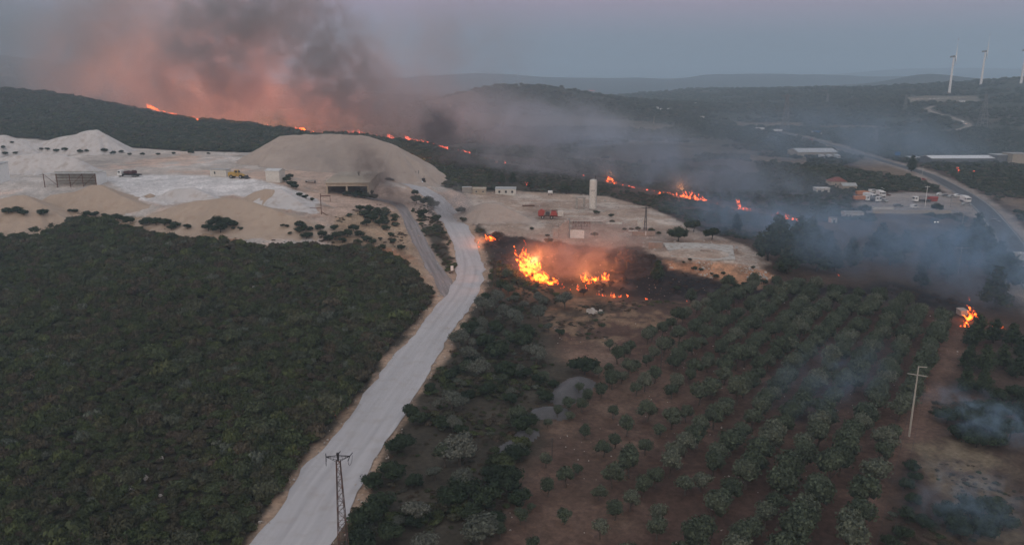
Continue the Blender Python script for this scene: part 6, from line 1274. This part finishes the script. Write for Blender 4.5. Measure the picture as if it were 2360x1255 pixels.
# ------------------------------------------------------------------ smoke and haze
def smoke(px, py, y, rx, rz, ry, tilt, dens, col, nscale=1.0, lo=.38, hi=.62, seed=0, step=None, edge=.15, aniso=.3, warp=1.0, stretch=(1, 1, 1)):
    a, dy, dz = ray(px, py); s = y / dy; x0, z0 = a * s, CAM_H + s * dz; k = s / FPX
    RX, RZ = rx * k, rz * k
    me = bpy.data.meshes.new('smoke'); V = []; F = []; n, m_ = 24, 12
    for j in range(m_ + 1):
        th = pi * j / m_
        for i in range(n):
            V.append((1.03 * sin(th) * cos(2 * pi * i / n), 1.03 * sin(th) * sin(2 * pi * i / n), 1.03 * cos(th)))
    for j in range(m_):
        for i in range(n): F.append((j * n + i, (j + 1) * n + i, (j + 1) * n + (i + 1) % n, j * n + (i + 1) % n))
    mb = mkmesh('smoke', V, F)
    m = bpy.data.materials.new('smoke'); m.use_nodes = True; nt = m.node_tree; N = nt.nodes; L = nt.links; N.clear()
    o = N.new('ShaderNodeOutputMaterial'); pv = N.new('ShaderNodeVolumePrincipled')
    pv.inputs['Color'].default_value = (*col, 1); pv.inputs['Anisotropy'].default_value = aniso; pv.inputs['Density Attribute'].default_value = ''
    tc = N.new('ShaderNodeTexCoord'); mp = N.new('ShaderNodeMapping')
    fs = 1.0 / nscale
    mp.inputs['Scale'].default_value = (fs * stretch[0], fs * stretch[1] * ry / RX if RX else fs, fs * stretch[2] * RZ / RX)
    mp.inputs['Location'].default_value = (seed * 3.1, seed * 1.7, seed * 2.3)
    L.new(tc.outputs['Object'], mp.inputs[0])
    no = N.new('ShaderNodeTexNoise'); no.inputs['Scale'].default_value = 1.6; no.inputs['Detail'].default_value = 7; no.inputs['Roughness'].default_value = .6; no.inputs['Distortion'].default_value = .6 * warp
    L.new(mp.outputs[0], no.inputs['Vector'])
    # edge: distance from the centre, pushed about by the noise
    ln = N.new('ShaderNodeVectorMath'); ln.operation = 'LENGTH'; L.new(tc.outputs['Object'], ln.inputs[0])
    rf = N.new('ShaderNodeMapRange'); rf.interpolation_type = 'SMOOTHSTEP'; rf.inputs['From Min'].default_value = 1.0; rf.inputs['From Max'].default_value = edge
    L.new(ln.outputs['Value'], rf.inputs['Value'])
    rn = N.new('ShaderNodeMapRange'); rn.interpolation_type = 'SMOOTHSTEP'; rn.inputs['From Min'].default_value = lo; rn.inputs['From Max'].default_value = hi
    L.new(no.outputs['Fac'], rn.inputs['Value'])
    mu = N.new('ShaderNodeMath'); mu.operation = 'MULTIPLY'; L.new(rf.outputs[0], mu.inputs[0]); L.new(rn.outputs[0], mu.inputs[1])
    m2 = N.new('ShaderNodeMath'); m2.operation = 'MULTIPLY'; m2.inputs[1].default_value = dens; L.new(mu.outputs[0], m2.inputs[0])
    L.new(m2.outputs[0], pv.inputs['Density']); L.new(pv.outputs[0], o.inputs['Volume'])
    mb.materials.append(m)
    ob = link('smoke', mb, loc=(x0, y, z0)); ob.rotation_euler = (0, radians(tilt), 0); ob.scale = (RX, ry, RZ)
    m.cycles.volume_sampling = 'EQUIANGULAR' if False else 'MULTIPLE_IMPORTANCE'
    SM_STEP.append((m, min(RX, ry, RZ)))
    m.cycles.volume_step_rate = step or 1.0
    tag(ob, kind='stuff')
    return ob
SM_STEP = []
GREY, DARK, BLUE, WARM = (.46, .46, .47), (.30, .27, .27), (.44, .64, .84), (.55, .47, .44)
#     px   py    y   rx   rz   ry tilt  density  colour  noise
smoke(480, 165, 890, 270, 190, 95, -20, .050, (.66, .58, .56), .36, .42, .60, 1)
smoke(250, 80, 930, 330, 180, 90, -25, .030, (.56, .58, .58), .4, .36, .62, 22)
smoke(560, 20, 820, 290, 170, 80, -30, .060, (.54, .52, .51), .32, .44, .58, 2)
smoke(770, 160, 740, 170, 270, 60, -32, .058, (.52, .49, .48), .32, .43, .58, 3)
smoke(940, 250, 700, 250, 110, 50, 12, .030, (.62, .56, .56), .4, .38, .62, 4)
smoke(650, 225, 850, 240, 110, 60, 5, .034, (.70, .57, .56), .4, .40, .62, 5)
smoke(1012, 298, 500, 66, 66, 16, -20, .13, (.19, .17, .175), .6, .36, .58, 6)
smoke(1050, 388, 430, 88, 62, 16, 10, .09, (.24, .22, .23), .6, .36, .60, 7)
smoke(868, 405, 318, 56, 130, 11, -30, .12, (.25, .20, .185), .5, .36, .60, 8)
smoke(925, 465, 320, 64, 42, 10, 0, .11, (.30, .26, .24), .5, .36, .60, 23)
smoke(800, 370, 345, 200, 84, 16, 5, .042, (.40, .36, .34), .5, .34, .62, 24)
smoke(140, 60, 1500, 560, 240, 150, 8, .016, (.58, .64, .65), .5, .3, .68, 9)
smoke(1000, 150, 1000, 350, 220, 100, -20, .010, (.60, .62, .64), .4, .36, .64, 10)
smoke(1290, 300, 800, 430, 95, 90, 8, .025, (.66, .72, .80), .35, .36, .64, 11)
smoke(1600, 395, 415, 470, 105, 50, 12, .029, (.54, .66, .80), .35, .36, .64, 12)
smoke(1230, 375, 440, 260, 80, 34, 10, .038, (.64, .63, .68), .35, .36, .64, 21)
smoke(2010, 545, 220, 360, 120, 32, 6, .048, BLUE, .35, .38, .62, 13)
smoke(2260, 590, 205, 210, 170, 26, 20, .052, BLUE, .35, .36, .62, 14)
smoke(1320, 585, 232, 230, 90, 20, -12, .050, (.72, .60, .58), .4, .38, .62, 15)
smoke(2270, 955, 117, 190, 70, 9, 18, .15, BLUE, .35, .47, .66, 16)
smoke(2230, 1150, 90, 200, 110, 9, 10, .09, (.42, .60, .78), .35, .46, .66, 17)
smoke(1900, 880, 131, 220, 110, 12, -25, .050, (.42, .60, .78), .4, .42, .66, 18)
smoke(1040, 485, 312, 84, 80, 13, 15, .11, (.5, .48, .48), .45, .38, .62, 19)
smoke(1740, 505, 292, 260, 80, 24, 10, .055, BLUE, .35, .36, .62, 20)
smoke(1980, 330, 600, 560, 110, 80, 4, .013, (.50, .66, .82), .35, .36, .64, 25)
mb = MB(); mb.box(0, 6000, 110, 26000, 12600, 380); ob = mb.build('haze', None)
m = bpy.data.materials.new('haze_air'); m.use_nodes = True; nt = m.node_tree; N = nt.nodes; L = nt.links; N.clear()
o = N.new('ShaderNodeOutputMaterial'); pv = N.new('ShaderNodeVolumePrincipled'); pv.inputs['Color'].default_value = (.66, .86, 1.0, 1)
pv.inputs['Density'].default_value = 2.7e-4; pv.inputs['Anisotropy'].default_value = .1; L.new(pv.outputs[0], o.inputs['Volume'])
ob.data.materials.append(m); tag(ob, kind='stuff')
print('smoke done')
